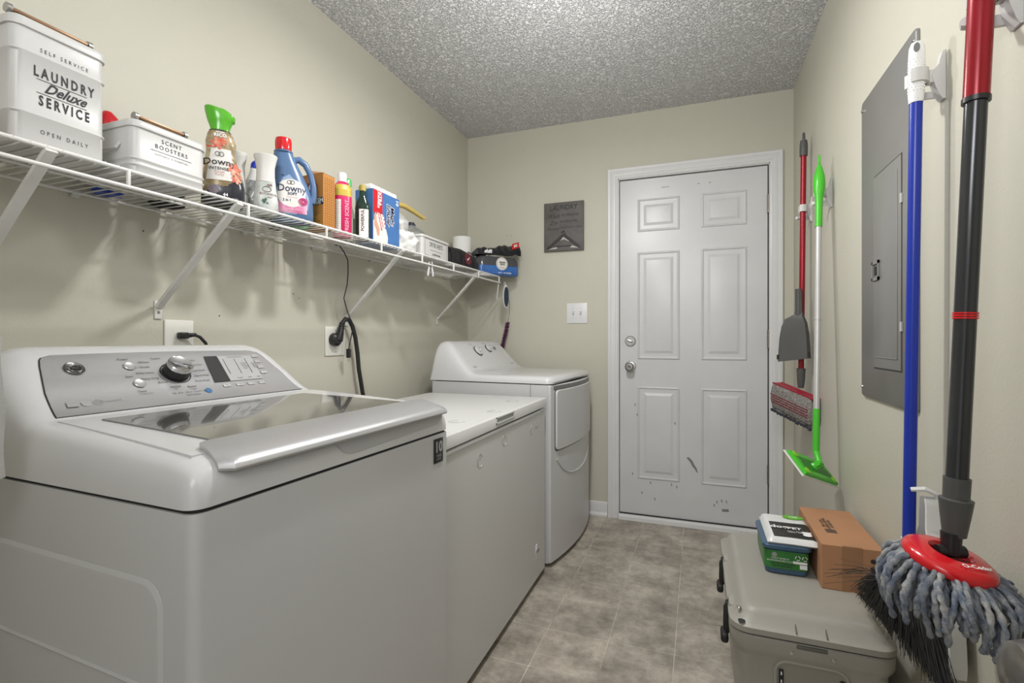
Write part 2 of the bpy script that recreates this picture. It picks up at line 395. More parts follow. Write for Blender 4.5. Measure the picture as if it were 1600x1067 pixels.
def patch(corners_fn, nu, nv, dz, thick=None, surf=Wz):
    g = G(); grid = []
    for j in range(nv+1):
        grid.append([surf(*corners_fn(i/nu, j/nv), dz) for i in range(nu+1)])
    # outline skirt so that the patch has thickness
    vs = [[g.bm.verts.new(p) for p in row] for row in grid]
    for j in range(nv):
        for i in range(nu): g.bm.faces.new((vs[j][i], vs[j][i+1], vs[j+1][i+1], vs[j+1][i]))
    if thick:
        r = bmesh.ops.extrude_face_region(g.bm, geom=list(g.bm.faces)); 
        for v in [e for e in r['geom'] if isinstance(e, bmesh.types.BMVert)]: v.co.z -= thick
    return g
# console face with rounded upper corners, dark reveal below it
def cons(u, v, grow=0.):
    b = .442-grow*.4+(v)*(.138+grow*1.0)
    e0 = interp([(.44, .060), (.50, .070), (.555, .087), (.570, .093), (.5755, .099), (.5785, .107), (.580, .117)], .442+v*.138)-grow
    return (e0+(ww-.002-2*e0)*u, b)
patch(lambda u, v: cons(u, v, .0022), 12, 22, .0012, .002).build('console_outline', DARKGAP, WASH, sharp=60)
patch(cons, 12, 22, .0022, .002).build('console_panel', PANELG, WASH, sharp=60)
sl = (Wz(.3, .55)-Wz(.3, .48)).normalized(); UY = Vector((0, 1, 0)); SN = UY.cross(sl)
def onc(a, b, lift=.0036): 
    p = Wz(a, b, 0); return p+SN*lift
# logo medallion
g = G(); M = frame(onc(.136, .546, .002), (0, 1, 0), sl)
g.lathe([(0, 0), (.0175, 0), (.0175, .003), (.016, .0045), (.0145, .0035)], n=32); g.xf(lambda v: M @ v); g.build('logo_ring', mat('dark_chrome', (.2, .2, .2, 1), .25, .9), WASH)
g = G(); g.lathe([(0, .0032), (.0135, .0032), (.0145, .0034)], n=32)
for k in range(4):
    a = k*math.pi/2
    g.tube([(.0118*math.cos(a+t), .0118*math.sin(a+t), .0042) for t in [q*.22 for q in range(6)]], .0008, 6)
g.xf(lambda v: M @ v); g.build('logo_disc', CHROME, WASH)
lettering([('GE', (0, 0, .0045), (1, 0, 0), (0, 1, 0), .015, dict(shear=.5, bold=.03))], INK, WASH, 'logo_letters', f=lambda v: M @ v)
# buttons and dial
for a, b in ((.236, .545), (.232, .503)):
    M = frame(onc(a, b, .002), (0, 1, 0), sl); g = G(); g.lathe([(0, .001), (.0115, .001), (.0115, .0025), (.010, .0038), (.007, .003), (0, .0028)], n=24).xf(lambda v: M @ v); g.build('button', SILVER, WASH)
g = G(); M = frame(onc(.322, .523, .001), (0, 1, 0), sl)
g.lathe([(.030, .001), (.031, .003), (.0325, .003), (.0325, .001)], n=40, cap=False).xf(lambda v: M @ v); g.build('dial_ring', INK, WASH)
g = G(); g.lathe([(0, .001), (.0285, .001), (.0275, .016), (.0262, .022), (0, .022)], n=36).xf(lambda v: M @ v); dial = g.build('dial', BLACK, WASH)
g = G(); g.lathe([(.0258, .022), (.0265, .0225), (.0265, .030), (.0248, .032), (.0238, .0315), (0, .0315)], n=36).xf(lambda v: M @ v); g.build('dial_cap', CHROME, dial)
g = G(); g.box((.004, -.0007, .0312), (.021, .0007, .0322)).xf(lambda v: M @ Matrix.Rotation(R(-25), 4, 'Z') @ v); g.build('dial_pointer', INK, dial)
def cquad(pts, dz, m, name, lift=.003):
    g = G(); g.prism([onc(a, b, lift) for a, b in pts], SN*dz); return g.build(name, m, WASH, smooth=False)
cquad([(.418, .562), (.452, .562), (.438, .492), (.396, .492)], .0008, mat('display_window', (.045, .045, .045, 1), .2), 'display')
cquad([(.453, .562), (.553, .562), (.534, .492), (.439, .492)], .0005, mat('light_grey_print', (.40, .40, .40, 1), .5), 'option_field')
LT = []
def wl(s, a, b, size=.0078, lift=.0034, **k): LT.append((s, onc(a, b, lift), (0, 1, 0), sl, size, k))
wl('Power', .232, .562, .008); wl('Start', .222, .521, .008); wl('Pause', .228, .486, .007); wl('(Cancel 3 sec)', .232, .480, .0045)
wl('Colors', .300, .561); wl('Whites', .281, .553, al='RIGHT'); wl('Towels / Sheets', .276, .542, al='RIGHT'); wl('Bulky Items', .276, .528, al='RIGHT')
wl('Heavy Duty', .278, .513, al='RIGHT'); wl('Active', .290, .502, al='RIGHT'); wl('Sanitize', .300, .490); wl('Oxi', .298, .485, .005)
wl('Basket', .336, .487); wl('Clean', .336, .481, .006)
wl('Delicates', .362, .553, .0068, al='LEFT'); wl('Casual Wear', .362, .541, al='LEFT', size=.0068); wl('Cold Wash', .362, .526, al='LEFT', size=.0072); wl('Speed Wash', .360, .512, al='LEFT', size=.0072); wl('Drain & Spin', .352, .499, al='LEFT', size=.0072)
wl('Bulk   Rinse   Whites   Presoak   Hold', .322, .473, .0052); wl('Fabric Softener', .325, .465, .0055)
for i, c in enumerate(('Hot\nWarm\nColors\nCool\nCold\nTap Cold', 'X-Heavy\nHeavy\nMedium\nNormal\nLight', 'Max\nMore\nNormal\nNo Spin')):
    wl(c, .472+i*.032-.002, .532, .0062, .0040, al='LEFT')
wl('Temp', .470, .498, .0062, .0040); wl('Soil', .499, .498, .0062, .0040); wl('Spin', .526, .498, .0062, .0040)
wl('Steam Soak Rinse Spin', .50, .558, .0048, .004)
lettering(LT, INK, WASH, 'panel_lettering')
LT = []
wl('PreciseFill', .162, .471, .0085)
lettering(LT, GREYINK, WASH, 'grey_lettering')
g = G()
for i in range(3):
    a0 = .462+i*.032; g.prism([onc(a0, .553, .0037), onc(a0+.0012, .553, .0037), onc(a0-.0088, .510, .0037), onc(a0-.010, .510, .0037)], SN*.0004)
g.build('option_lines', INK, WASH, smooth=False)
for a, b in ((.564, .560), (.560, .543), (.556, .526), (.552, .509), (.42, .481), (.456, .481), (.489, .481), (.522, .481)):
    g = G(); M = frame(onc(a, b, .003), (0, 1, 0), sl); g.box((-.0095, -.0045, 0), (.0095, .0045, .0012), .001, M=M); g.build('button', mat('button_grey', (.5, .5, .5, 1), .35), WASH)
LT = []
for (a, b), s in zip(((.564, .560), (.560, .543), (.556, .526), (.552, .509), (.42, .481), (.456, .481), (.489, .481), (.522, .481)), ('My Cycle', 'Deep Rinse', 'Extra Rinse', 'Lock', 'Delay', 'Deep Fill', 'Auto Soak', 'Water Level')): wl(s, a, b, .0038, .0046)
lettering(LT, INK, WASH, 'button_lettering')
M = frame(onc(.366, .472, .003), (0, 1, 0), sl); g = G(); g.lathe([(0, 0), (.008, 0), (.0075, .001), (0, .0012)], n=24).xf(lambda v: M @ v); g.build('blue_button', mat('blue_button', (.06, .16, .33, 1), .3), WASH)
g = G(); g.prism([onc(.088, .476), onc(.106, .476), onc(.104, .464), onc(.086, .464)], SN*.0005)
for a in (.118, .138):
    M = frame(onc(a, .470, .003), (0, 1, 0), sl); n0 = len(g.bm.verts)
    rr = [(0, .0002), (.008, .0002), (.008, .0005), (0, .0005)] if a < .13 else [(.0070, .0002), (.0082, .0002), (.0082, .0005), (.0070, .0005)]
    g.lathe(rr, n=20, cap=False)
    for v in list(g.bm.verts)[n0:]: v.co = M @ v.co
g.build('badges', mat('badge_grey', (.32, .32, .32, 1), .5), WASH, smooth=False)
LT = []; wl('he', .138, .470, .009, .0037); lettering(LT, GREYINK, WASH, 'badge_letters')
# lid
def quadp(c):   # bilinear patch over (a,b) corners: rear-left, rear-right, front-left, front-right
    return lambda u, v: tuple((1-v)*((1-u)*c[0][k]+u*c[1][k])+v*((1-u)*c[2][k]+u*c[3][k]) for k in (0, 1))
def flat(a, b, dz=0): return Vector((-b, a, .9345+.03*(b-.2)/.25*.78+dz))
g = patch(quadp([(.050, .418), (.640, .418), (.034, .05), (.655, .05)]), 6, 6, .002, .010); g.build('lid_frame', WHITE, WASH, sharp=40)
g = patch(quadp([(.093, .372), (.560, .372), (.104, .060), (.632, .060)]), 8, 8, .0045, .003); g.build('lid_glass', LIDGLASS, WASH, sharp=40)
# silver handle strip
g = G(); rings = []; NH = 36
for k in range(NH+1):
    u = k/NH; d0 = u*.62; d1 = (1-u)*.62
    def rnd_(d, r): return 0 if d >= r else r-math.sqrt(max(0, r*r-(r-d)**2))
    bf = -.014+rnd_(d0, .02)+rnd_(d1, .028); br = .082+.006*math.sin(math.pi*u)-rnd_(d0, .008)-rnd_(d1, .012)
    def A_(b): return .036+.630*u+(.030*(b+.014)/.1)*(1-u)**3-(.010*(b+.014)/.1)*u**3
    pts = [(bf+.001, .9075), (bf-.001, .911), (bf+.001, .916), (bf+.006, .9205), (bf+.014, .9245), (bf+(br-bf)*.5, .9318), (br-.002, .9385), (br, .938), (br, .927), (bf+.02, .914)]
    rings.append([(-b, A_(b), z) for b, z in pts])
g.loft(rings); g.build('lid_handle', SILVER, WASH, sharp=40)
g = G()
P0 = [(.262, .9075), (.645, .9075), (.638, .896), (.622, .884), (.31, .876), (.288, .882), (.275, .896)]
g.prism([(.0012, a, z) for a, z in P0], (-.006, 0, 0)); g.build('handle_recess', mat('recess_shade_grey', (.46, .46, .47, 1), .4), WASH)  # flat plate; shade of the hand pocket painted as a darker grey
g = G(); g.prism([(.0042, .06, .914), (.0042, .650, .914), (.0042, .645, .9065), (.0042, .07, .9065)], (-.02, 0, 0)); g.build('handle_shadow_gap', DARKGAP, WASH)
# sticker
st = G().box((-.0005, .605, .787), (.0008, .648, .847), .001).build('sticker', BLACK, WASH)
SF = ((0, 1, 0), (0, 0, 1))
lettering([('10', (.0013, .6265, .825), *SF, .036, dict(bold=.04)), ('YEAR', (.0013, .6265, .804), *SF, .010, {}), ('LIMITED', (.0013, .6265, .796), *SF, .006, {})], mat('sticker_grey', (.38, .38, .38, 1), .5), WASH, 'sticker_lettering')
g = G(); g.tube([(-.60, .0135, .905), (-.44, .012, .905), (-.405, .02, .93)], .0008, 5); g.build('cover_seam', DARKGAP, WASH)

# ================================================================== CHEST FREEZER
FZ = thing('chest_freezer', 'white chest freezer standing between the washer and the dryer', 'freezer', (-.669, 1.245, 0), 0)
fw, fd = 1.0, .62
g = G(); cab(g, fw, fd, .03, .772, .012); g.build('cabinet', FREEZE, FZ)
G().box((-fd+.02, .02, .772), (-.012, fw-.02, .783)).build('lid_seal', mat('grey_seal', (.12, .12, .12, 1), .6), FZ)
G().box((-fd, 0, .760), (.004, fw, .774), .004).build('rim', WHITE, FZ)
g = G(); pz = lambda o, z: [(x, y, z) for x, y in rrect(-fd+o, .006-o, o, fw-o, .012, 4)]
g.loft([pz(0, .781), pz(0, .816), pz(.002, .819), pz(.006, .8205)]); g.build('lid', FREEZE, FZ)
g = G(); rectline(g, (.0063, .465, .8055), (0, 1, 0), (0, 0, 1), .178, .024, .004); g.xf(lambda v: (v.x+(.0025 if v.x > .0064 else 0), v.y, v.z)); g.build('handle_rim', WHITE, FZ)
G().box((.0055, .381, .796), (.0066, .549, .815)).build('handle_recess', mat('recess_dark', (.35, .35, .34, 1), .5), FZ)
GLUE = mat('glue_residue', (.36, .36, .35, 1), .25, var=.3, vscale=60)
def residue(c, u, v, rad, n=26):
    g = G(); M = frame(c, u, v)
    for q, t in ((1, .0016), (.7, .001), (.35, .0008)):
        pts = [(rad*q*(1+.10*random.uniform(-1, 1))*math.cos(2*math.pi*k/n), rad*q*(1+.10*random.uniform(-1, 1))*math.sin(2*math.pi*k/n), 0) for k in range(n+1)]
        k0 = random.randint(0, 8); g.tube([M @ Vector(p) for p in pts[k0:k0+(n-4 if q == 1 else 12)]], t*.5, 5)
    return g.build('glue_mark', GLUE, FZ)
for y, z in ((.25, .694), (.472, .722), (.797, .702)): residue((.0003, y, z), (0, 1, 0), (0, 0, 1), .022)
for x, y in ((-.077, .236), (-.051, .495), (-.096, .81)): residue((x, y, .8205), (0, 1, 0), (-1, 0, 0), .026)
lettering([('freezer', (.0006, .865, .703), *SF, .018, dict(shear=.3))], GLUE, FZ, 'badge')
g = G(); g.prism([(0, .865+.018*math.cos(a)*(1 if math.sin(a) > 0 else .65), .15+.035*math.sin(a)*(1 if math.sin(a) > 0 else 1.6)) for a in [2*math.pi*k/24 for k in range(24)]], (.003, 0, 0)); g.build('drain_cover', WHITE, FZ, sharp=60)
g = G(); g.lathe([(.006, .003), (.011, .003), (.011, .008), (.009, .009), (.006, .008)], (0, .865, .16), 'x', 20, False); g.lathe([(0, .004), (.004, .004), (.004, .005), (0, .005)], (0, .865, .115), 'x', 12); g.build('drain_plug', mat('plug_grey', (.3, .3, .3, 1), .4), FZ)
G().box((-fd+.03, .03, .0), (-.03, fw-.03, .03)).build('base', DARKGAP, FZ)

# ================================================================== DRYER
DR = thing('clothes_dryer', 'white front-load dryer with two dial knobs, standing in the far left corner', 'dryer', (-.655, 2.287, 0), -3.6)
dw = .69; dz = .878; BOW = .036
bowf = lambda v: (v.x+BOW*(1-((v.y-dw/2)/(dw/2))**2), v.y, v.z)
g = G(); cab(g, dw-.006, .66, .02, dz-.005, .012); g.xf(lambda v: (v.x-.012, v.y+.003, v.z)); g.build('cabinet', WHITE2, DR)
def frontpanel(x0, z0, z1, y0, y1, r, th, name, m, n=24, xoff=0.):
    g = G(); p = rrect(y0, y1, z0, z1, r, 5); out = []
    for i in range(len(p)):
        a = Vector(p[i]+(0,)); b = Vector(p[(i+1) % len(p)]+(0,)); L = (b-a).length; k = max(1, int(L/.035))
        for q in range(k): out.append(a+(b-a)*q/k)
    ringf = lambda o, x: [(x, (q.x-(y0+y1)/2)*(1-o/(y1-y0)*2)+(y0+y1)/2, (q.y-(z0+z1)/2)*(1-o/(z1-z0)*2)+(z0+z1)/2) for q in out]
    rings = [ringf(0, x0), ringf(0, x0+th*.6), ringf(.003, x0+th)]
    for k in range(1, 9):
        f_ = 1-k/8.4; rings.append([(x0+th, (y0+y1)/2+(q[1]-(y0+y1)/2)*f_, (z0+z1)/2+(q[2]-(z0+z1)/2)*f_) for q in rings[2]])
    g.loft(rings, cap=False); g.bm.verts.ensure_lookup_table(); g.bm.faces.new(list(g.bm.verts)[-len(out):])
    g.xf(bowf); return g.build(name, m, DR, sharp=40)
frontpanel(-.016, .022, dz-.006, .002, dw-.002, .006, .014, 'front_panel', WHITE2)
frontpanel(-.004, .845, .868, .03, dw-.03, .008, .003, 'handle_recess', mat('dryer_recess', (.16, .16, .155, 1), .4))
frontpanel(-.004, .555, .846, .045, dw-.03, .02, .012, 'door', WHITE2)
frontpanel(-.0045, .549, .850, .040, dw-.025, .022, .004, 'door_gap', DARKGAP)
g = G(); pts = []
for k in range(21):
    t = k/20; pts.append(bowf(Vector((-.001, .06+.59*t, .40+.06*(2*t-1)**4+.05*abs(2*t-1)**2))))
g.tube(pts, .0035, 8); g.build('embossed_curve', WHITE2, DR)
dh = [(0, .889), (.004, .899), (.012, .907), (.03, .9125), (.2, .915), (.40, .917), (.425, .921), (.45, .934), (.48, .962), (.51, .996), (.54, 1.030), (.565, 1.056), (.585, 1.073), (.605, 1.082), (.63, 1.082), (.65, 1.070), (.66, 1.04), (.67, .97), (.678, .90)]
dins = [(0, .012), (.38, .014), (.46, .018), (.56, .032), (.62, .04), (.678, .03)]
dbs = [0, .002, .005, .009, .014, .02, .03, .05, .1, .15, .2, .3, .38, .40, .42, .435, .45, .465, .48, .5, .52, .54, .555, .57, .585, .6, .61, .625, .64, .65, .657, .665, .672, .678]
g = top_cover(dw, dz, dh, dins, dbs, r=.03, bow=BOW); g.build('top_cover', WHITE, DR, sharp=50)
g = G(); cab(g, dw-.014, .65, dz-.006, dz+.003, .03); g.xf(lambda v: (v.x-.007, v.y+.007, v.z)); g.xf(lambda v: (v.x+BOW*(1-((v.y-dw/2)/(dw/2))**2)*max(0, 1+v.x/.18), v.y, v.z)); g.build('seam_gasket', DARKGAP, DR)
G().box((-.105, .0018, .03), (-.1035, .004, dz-.006)).build('side_seam', DARKGAP, DR)
def Dz_(a, b, dzz=0): return Vector((-b, a, smooth_tab(dh, b)+dzz))
dsl = (Dz_(.3, .56)-Dz_(.3, .48)).normalized(); DN = UY.cross(dsl)
patch(lambda u, v: (.065+u*.56, .445+v*.135), 10, 14, .0012, .0015, surf=Dz_).build('console_panel', mat('pale_grey_print', (.60, .60, .60, 1), .35), DR, sharp=60)
for a, b, r in ((.27, .535, .034), (.42, .545, .027)):
    M = frame(Dz_(a, b)+DN*.003, (0, 1, 0), dsl)
    g = G(); g.lathe([(0, 0), (r, 0), (r, .003), (r-.003, .004), (0, .004)], n=32).xf(lambda v: M @ v); kn = g.build('knob_skirt', GREYP, DR)
    g = G(); g.lathe([(0, .004), (r*.9, .004), (r*.82, .012), (0, .014)], n=32); g.box((-r*.78, -r*.2, .010), (r*.78, r*.2, .026), .004, M=Matrix.Rotation(R(30), 4, 'Z')); g.xf(lambda v: M @ v); g.build('knob', WHITE, DR)
M = frame(Dz_(.50, .545)+DN*.003, (0, 1, 0), dsl); g = G(); g.lathe([(0, 0), (.011, 0), (.010, .005), (0, .006)], n=20).xf(lambda v: M @ v); g.build('start_button', mat('mid_grey', (.2, .2, .2, 1), .4), DR)
for a in (.08, .56): 
    lettering([('DRYER', Dz_(a+.02, .462)+DN*.004, (0, 1, 0), dsl, .010, dict(bold=.02))], GREYINK, DR)
lettering([('Timed Dry', Dz_(.24, .572)+DN*.0045, (0, 1, 0), dsl, .009, {}), ('Temperature', Dz_(.41, .576)+DN*.0045, (0, 1, 0), dsl, .008, {}), ('Off', Dz_(.31, .50)+DN*.0045, (0, 1, 0), dsl, .008, {}), ('Start', Dz_(.50, .562)+DN*.0045, (0, 1, 0), dsl, .008, {})], GREYINK, DR)
for x in (-.06, -.6):
    for y in (.06, dw-.06): G().cyl((x, y, 0), (x, y, .022), .02, n=14).build('foot', RUBBER, DR)

# ================================================================== WIRE SHELF
SH = thing('wire_shelf', 'white vinyl-coated wire shelf with slanted braces along the left wall', 'shelf', (XL, 0, 0))
y0s, y1s = .12, 2.90; FX = .313
zs = lambda y: 1.452+.0105*y
def rod(name, x, dz_, r, y0=y0s, y1=y1s):
    g = G(); g.tube([(x, y0+(y1-y0)*k/12, zs(y0+(y1-y0)*k/12)+dz_) for k in range(13)], r, 10); return g.build(name, WIREW, SH)
rod('front_rod', FX, 0, .0042); rod('lower_front_rod', FX+.002, -.036, .0042); rod('rear_rod', .014, 0, .0035); rod('middle_rod', .165, -.004, .003)
wire0 = None; n = int((y1s-y0s)/.0254)
for k in range(n+1):
    y = y0s+.002+k*.0254
    if wire0 is None:
        g = G(); g.tube([(.012, 0, .004), (FX, 0, .004), (FX+.0035, 0, .001)], .0017, 6); wire0 = g.build('wire', WIREW, SH); o = wire0
    else: o = wire0.copy(); COL.objects.link(o)
    o.location = (0, y, zs(y))
for k in range(-1, 8):
    y = .724+.308*k
    if y < y0s: continue
    y = min(y, y1s-.004)
    G().box((FX-.002, y-.0035, zs(y)-.040), (FX+.0055, y+.0035, zs(y)+.001), .002).build('upright', WIREW, SH)
for y in (.18, 1.003, 1.832, 2.64):
    pass
for yt, yf in ((.585, .585), (1.003, 1.0), (1.80, 1.831), (2.58, 2.662)):
    g = G(); w = .0095; z0 = 1.187 if yf < 2 else 1.215
    P = [Vector((.006, yf, z0)), Vector((.020, yf, z0+.015)), Vector((FX-.006, yt, zs(yt)-.010)), Vector((FX+.004, yt, zs(yt)-.004))]
    g.loft([[p+Vector((a, b, -a)) for a, b in ((-.003, -w), (.004, -w), (.004, w), (-.003, w))] for p in P]); br = g.build('brace', WIREW, SH)
    G().box((.0005, yf-.011, z0-.035), (.005, yf+.011, z0+.018), .002).build('brace_foot', WIREW, br)
    G().lathe([(0, .0048), (.0045, .0048), (.003, .0078), (0, .0078)], (0, yf, z0-.016), 'x', 12).build('screw', NICKEL, br)
for y in (.30, .79, 1.29, 1.62, 2.0, 2.35, 2.75):
    g = G(); g.box((.0005, y-.009, zs(y)-.012), (.012, y+.009, zs(y)+.006), .003); g.cyl((.012, y-.009, zs(y)), (.012, y+.009, zs(y)), .0065, n=12); g.build('wall_clip', mat('clip_plastic', (.6, .6, .58, 1), .3), SH)

def zsh(y): return zs(y)+.0058
# ================================================================== THINGS ON THE SHELF
FU, FV = (0, 1, 0), (0, 0, 1)
def tin(name, label, cx, cy, d, w, h, r, lid_h, ridges, items, handle=.5, kw=None):
    """ front faces +x; origin centre of base; letters are (text, dy, z, size, kw) """
    t = thing(name, label, 'storage tin', (cx, cy, zsh(cy)), 0)
    g = G(); tz = []
    for z, o in [(0, .004), (.004, 0)]+sum([[(q-.004, 0), (q-.001, -.0025), (q+.001, -.0025), (q+.004, 0)] for q in ridges], [])+[(h, 0)]:
        tz.append([(x, y, z) for x, y in rrect(-d/2+o, d/2-o, -w/2+o, w/2-o, r, 5)])
    g.loft(tz); g.build('body', TIN, t, sharp=45)
    g = G(); f = lambda o, z: [(x, y, z) for x, y in rrect(-d/2-o, d/2+o, -w/2-o, w/2+o, r+o, 5)]
    g.loft([f(.001, h-.002), f(.004, h-.001), f(.0045, h+.003), f(.003, h+lid_h*.5), f(.0025, h+lid_h-.003), f(-.001, h+lid_h), f(-.03, h+lid_h+.001)]); lid = g.build('lid', TIN, t, sharp=45)
    if handle:
        hl = w*handle; z = h+lid_h+.020; hx_ = d/2-.038
        g = G(); g.box((hx_-.0075, -hl/2, z-.0035), (hx_+.0075, hl/2, z+.0035), .003); g.build('handle', COPPER, lid)
        for s in (-1, 1):
            g = G(); g.cyl((hx_, s*(hl/2), z), (hx_, s*(hl/2+.008), z), .009, n=14); g.cyl((hx_, s*(hl/2+.004), h+lid_h-.001), (hx_, s*(hl/2+.004), z), .003, n=8); g.build('handle_bracket', NICKEL, lid)
    if items: lettering([(s, (d/2+.0007, dy, z), FU, FV, sz, k) for s, dy, z, sz, k in items], INK, t)
    return t
T1 = tin('storage_tin', 'tall white tin reading Laundry Deluxe Service, at the near end of the wire shelf', -1.285, .622, .185, .158, .222, .018, .018, (.060, .176),
    [('SELF SERVICE', .004, .188, .0105, dict(sp=1.6, sx=.85)), ('LAUNDRY', .004, .144, .027, dict(sp=1.5, bold=.03, sx=.62)), ('Deluxe', .004, .118, .028, dict(shear=.6, bold=.022, sx=.85)), ('SERVICE', .004, .090, .027, dict(sp=1.5, bold=.03, sx=.62)), ('OPEN DAILY', .004, .030, .0115, dict(sp=1.7, sx=.8))], .8)
g = G()
for z in (.1305, .1045): g.box((.0928, -.042, z), (.0934, .042, z+.0008))
g.build('rule', INK, T1, smooth=False)
T2 = tin('storage_tin', 'small white tin reading Scent Boosters, right of the tall laundry tin', -1.285, .838, .20, .178, .108, .018, .016, (.022, .036),
    [('SCENT', 0, .092, .0135, dict(sp=1.3)), ('BOOSTERS', 0, .077, .0135, dict(sp=1.3)), ('HAPPINESS IS ESSENTIAL', 0, .058, .0058, dict(sp=1.3))], .62)
g = G().box((.1003, -.05, .066), (.1009, .05, .0666)); g.build('rule', INK, T2, smooth=False)
g = G(); g.tube([(-.06, -.0905, .072), (-.058, -.097, .060), (.058, -.097, .060), (.06, -.0905, .072)], .003, 8); g.build('side_handle', TIN, T2)
T3 = tin('storage_tin', 'low white tin reading Dryer Sheets, beside the white rag', -1.275, 2.137, .175, .262, .090, .014, .010, (),
    [('DRYER SHEETS', 0, .062, .031, dict(sx=.60, sp=1.05)), ('LAUNDRY ROOM', 0, .018, .012, dict(bold=.02, sx=.8))], 0)
g = G(); rectline(g, (.0880, 0, .046), FU, FV, .215, .078, .0012); g.box((.0879, -.06, .036), (.0885, .06, .0368)); g.build('print_border', INK, T3, smooth=False)

def bottle(name, label, cat, cx, cy, rz, secs, m, n=36, p=2.6):
    t = thing(name, label, cat, (cx, cy, zsh(cy)), rz)
    g = G(); g.loft([superring(z, hx, hy, p, 0, oy, n) for z, hx, hy, oy in secs]); g.build('body', m, t, sharp=60); return t
def tabs(secs): return [[(s[0], s[k]) for s in secs] for k in (1, 2, 3)]
def surfx(secs, p=2.6):
    tx_, ty_, to_ = tabs(secs)
    def f(v, off=.0008):
        hx, hy, oy = interp(tx_, v.z), interp(ty_, v.z), interp(to_, v.z)
        q = min(.97, abs(v.y-oy)/hy); return Vector((hx*(1-q**p)**(1/p)+off+(v.x), v.y, v.z))
    return f
def shell(parent, secs, zr, fr, m, name='label', off=.0006, p=2.6, ny=14, nz=12, outline=None):
    """ label skin over the +x face. zr z-range, fr y-range as function of t in 0..1 """
    f = surfx(secs, p); g = G(); rows = []
    for j in range(nz+1):
        t = j/nz; z = zr[0]+(zr[1]-zr[0])*t; a, b = fr(t)
        rows.append([g.bm.verts.new(f(Vector((0, a+(b-a)*i/ny, z)), off)) for i in range(ny+1)])
    for j in range(nz):
        for i in range(ny): g.bm.faces.new((rows[j][i], rows[j][i+1], rows[j+1][i+1], rows[j+1][i]))
    return g.build(name, m, parent, sharp=80)
def ellr(cy, hw, pw=2.): return lambda t: (cy-hw*max(.02, 1-abs(2*t-1)**pw)**(1/pw), cy+hw*max(.02, 1-abs(2*t-1)**pw)**(1/pw))
def wlet(items, m, parent, secs, off=.0012, name='lettering', p=2.6):
    f = surfx(secs, p)
    for s, dy, z, sz, k in items:
        g = G(); text(g, s, (0, dy, z), FU, FV, sz, **k); g.xf(lambda v: f(v, off)); o = g.build(name, m, parent, smooth=False, fixn=False)
    return o

# --- floral fabric softener with lime dosing cap
def floralmat():
    m = bpy.data.materials.new('floral_sleeve'); m.use_nodes = True; nt = m.node_tree; N = nt.nodes; b = N['Principled BSDF']; b.inputs['Roughness'].default_value = .2
    tc = N.new('ShaderNodeTexCoord'); n = N.new('ShaderNodeTexNoise'); n.inputs['Scale'].default_value = 22; n.inputs['Detail'].default_value = 4; n.inputs['Distortion'].default_value = 1.2
    nt.links.new(tc.outputs['Object'], n.inputs['Vector'])
    cr = N.new('ShaderNodeValToRGB'); e = cr.color_ramp.elements; cr.color_ramp.interpolation = 'LINEAR'
    e[0].position = .40; e[0].color = (.22, .16, .08, 1); e[1].position = .72; e[1].color = (.58, .03, .02, 1)
    for ps, c in ((.5, (.36, .28, .16, 1)), (.58, (.46, .39, .25, 1)), (.60, (.60, .10, .05, 1))): k = e.new(ps); k.color = c
    nt.links.new(n.outputs['Fac'], cr.inputs[0])
    sx = N.new('ShaderNodeSeparateXYZ'); nt.links.new(tc.outputs['Object'], sx.inputs[0])
    ad = N.new('ShaderNodeMath'); ad.operation = 'MULTIPLY_ADD'; ad.inputs[1].default_value = .06; nt.links.new(n.outputs['Fac'], ad.inputs[0]); 
    sb = N.new('ShaderNodeMath'); sb.operation = 'SUBTRACT'; nt.links.new(sx.outputs['Z'], sb.inputs[0]); ad.inputs[2].default_value = -.0; 
    yy = N.new('ShaderNodeMath'); yy.operation = 'MULTIPLY'; yy.inputs[1].default_value = .45; nt.links.new(sx.outputs['Y'], yy.inputs[0])
    s3 = N.new('ShaderNodeMath'); s3.operation = 'SUBTRACT'; nt.links.new(sx.outputs['Z'], s3.inputs[0]); nt.links.new(yy.outputs[0], s3.inputs[1])
    nt.links.new(s3.outputs[0], sb.inputs[0]); nt.links.new(ad.outputs[0], sb.inputs[1])
    lt = N.new('ShaderNodeMath'); lt.operation = 'LESS_THAN'; lt.inputs[1].default_value = .022; nt.links.new(sb.outputs[0], lt.inputs[0])
    mx = N.new('ShaderNodeMix'); mx.data_type = 'RGBA'; mx.inputs[7].default_value = (.03, .03, .04, 1)
    nt.links.new(lt.outputs[0], mx.inputs[0]); nt.links.new(cr.outputs[0], mx.inputs[6]); nt.links.new(mx.outputs[2], b.inputs['Base Color'])
    return m
S = [(0, .040, .050, 0), (.004, .043, .054, 0), (.05, .042, .054, .0), (.085, .038, .048, -.002), (.12, .032, .040, -.006), (.15, .028, .034, -.008), (.155, .030, .036, -.006), (.175, .029, .038, -.006), (.198, .026, .031, -.008), (.205, .022, .026, -.008)]
FB = bottle('fabric_softener_bottle', 'floral fabric softener bottle with a lime green dosing cap', 'bottle', -1.255, 1.035, -38, S, floralmat())
LW = mat('label_white', (.74, .72, .68, 1), .3)
shell(FB, S, (.062, .152), lambda t: (-.030-.012*(1-t), .022-.004*t), LW)
wlet([('Downy', -.010, .113, .027, dict(bold=.01)), ('INTENSE', -.012, .094, .0115, dict(bold=.02, sp=1.1))], INK, FB, S, .002)
wlet([('44', .004, .022, .012, dict(bold=.03)), ('FL OZ', .006, .014, .005, {}), ('1.30 L', .03, .014, .005, {})], WHITEINK, FB, S, .002)
wlet([('Pureza\nPurity', -.010, .081, .009, {})], mat('rose_ink', (.45, .18, .15, 1), .5), FB, S, .002)
wlet([('RICO', -.008, .188, .013, dict(bold=.04))], WHITEINK, FB, S, .004)
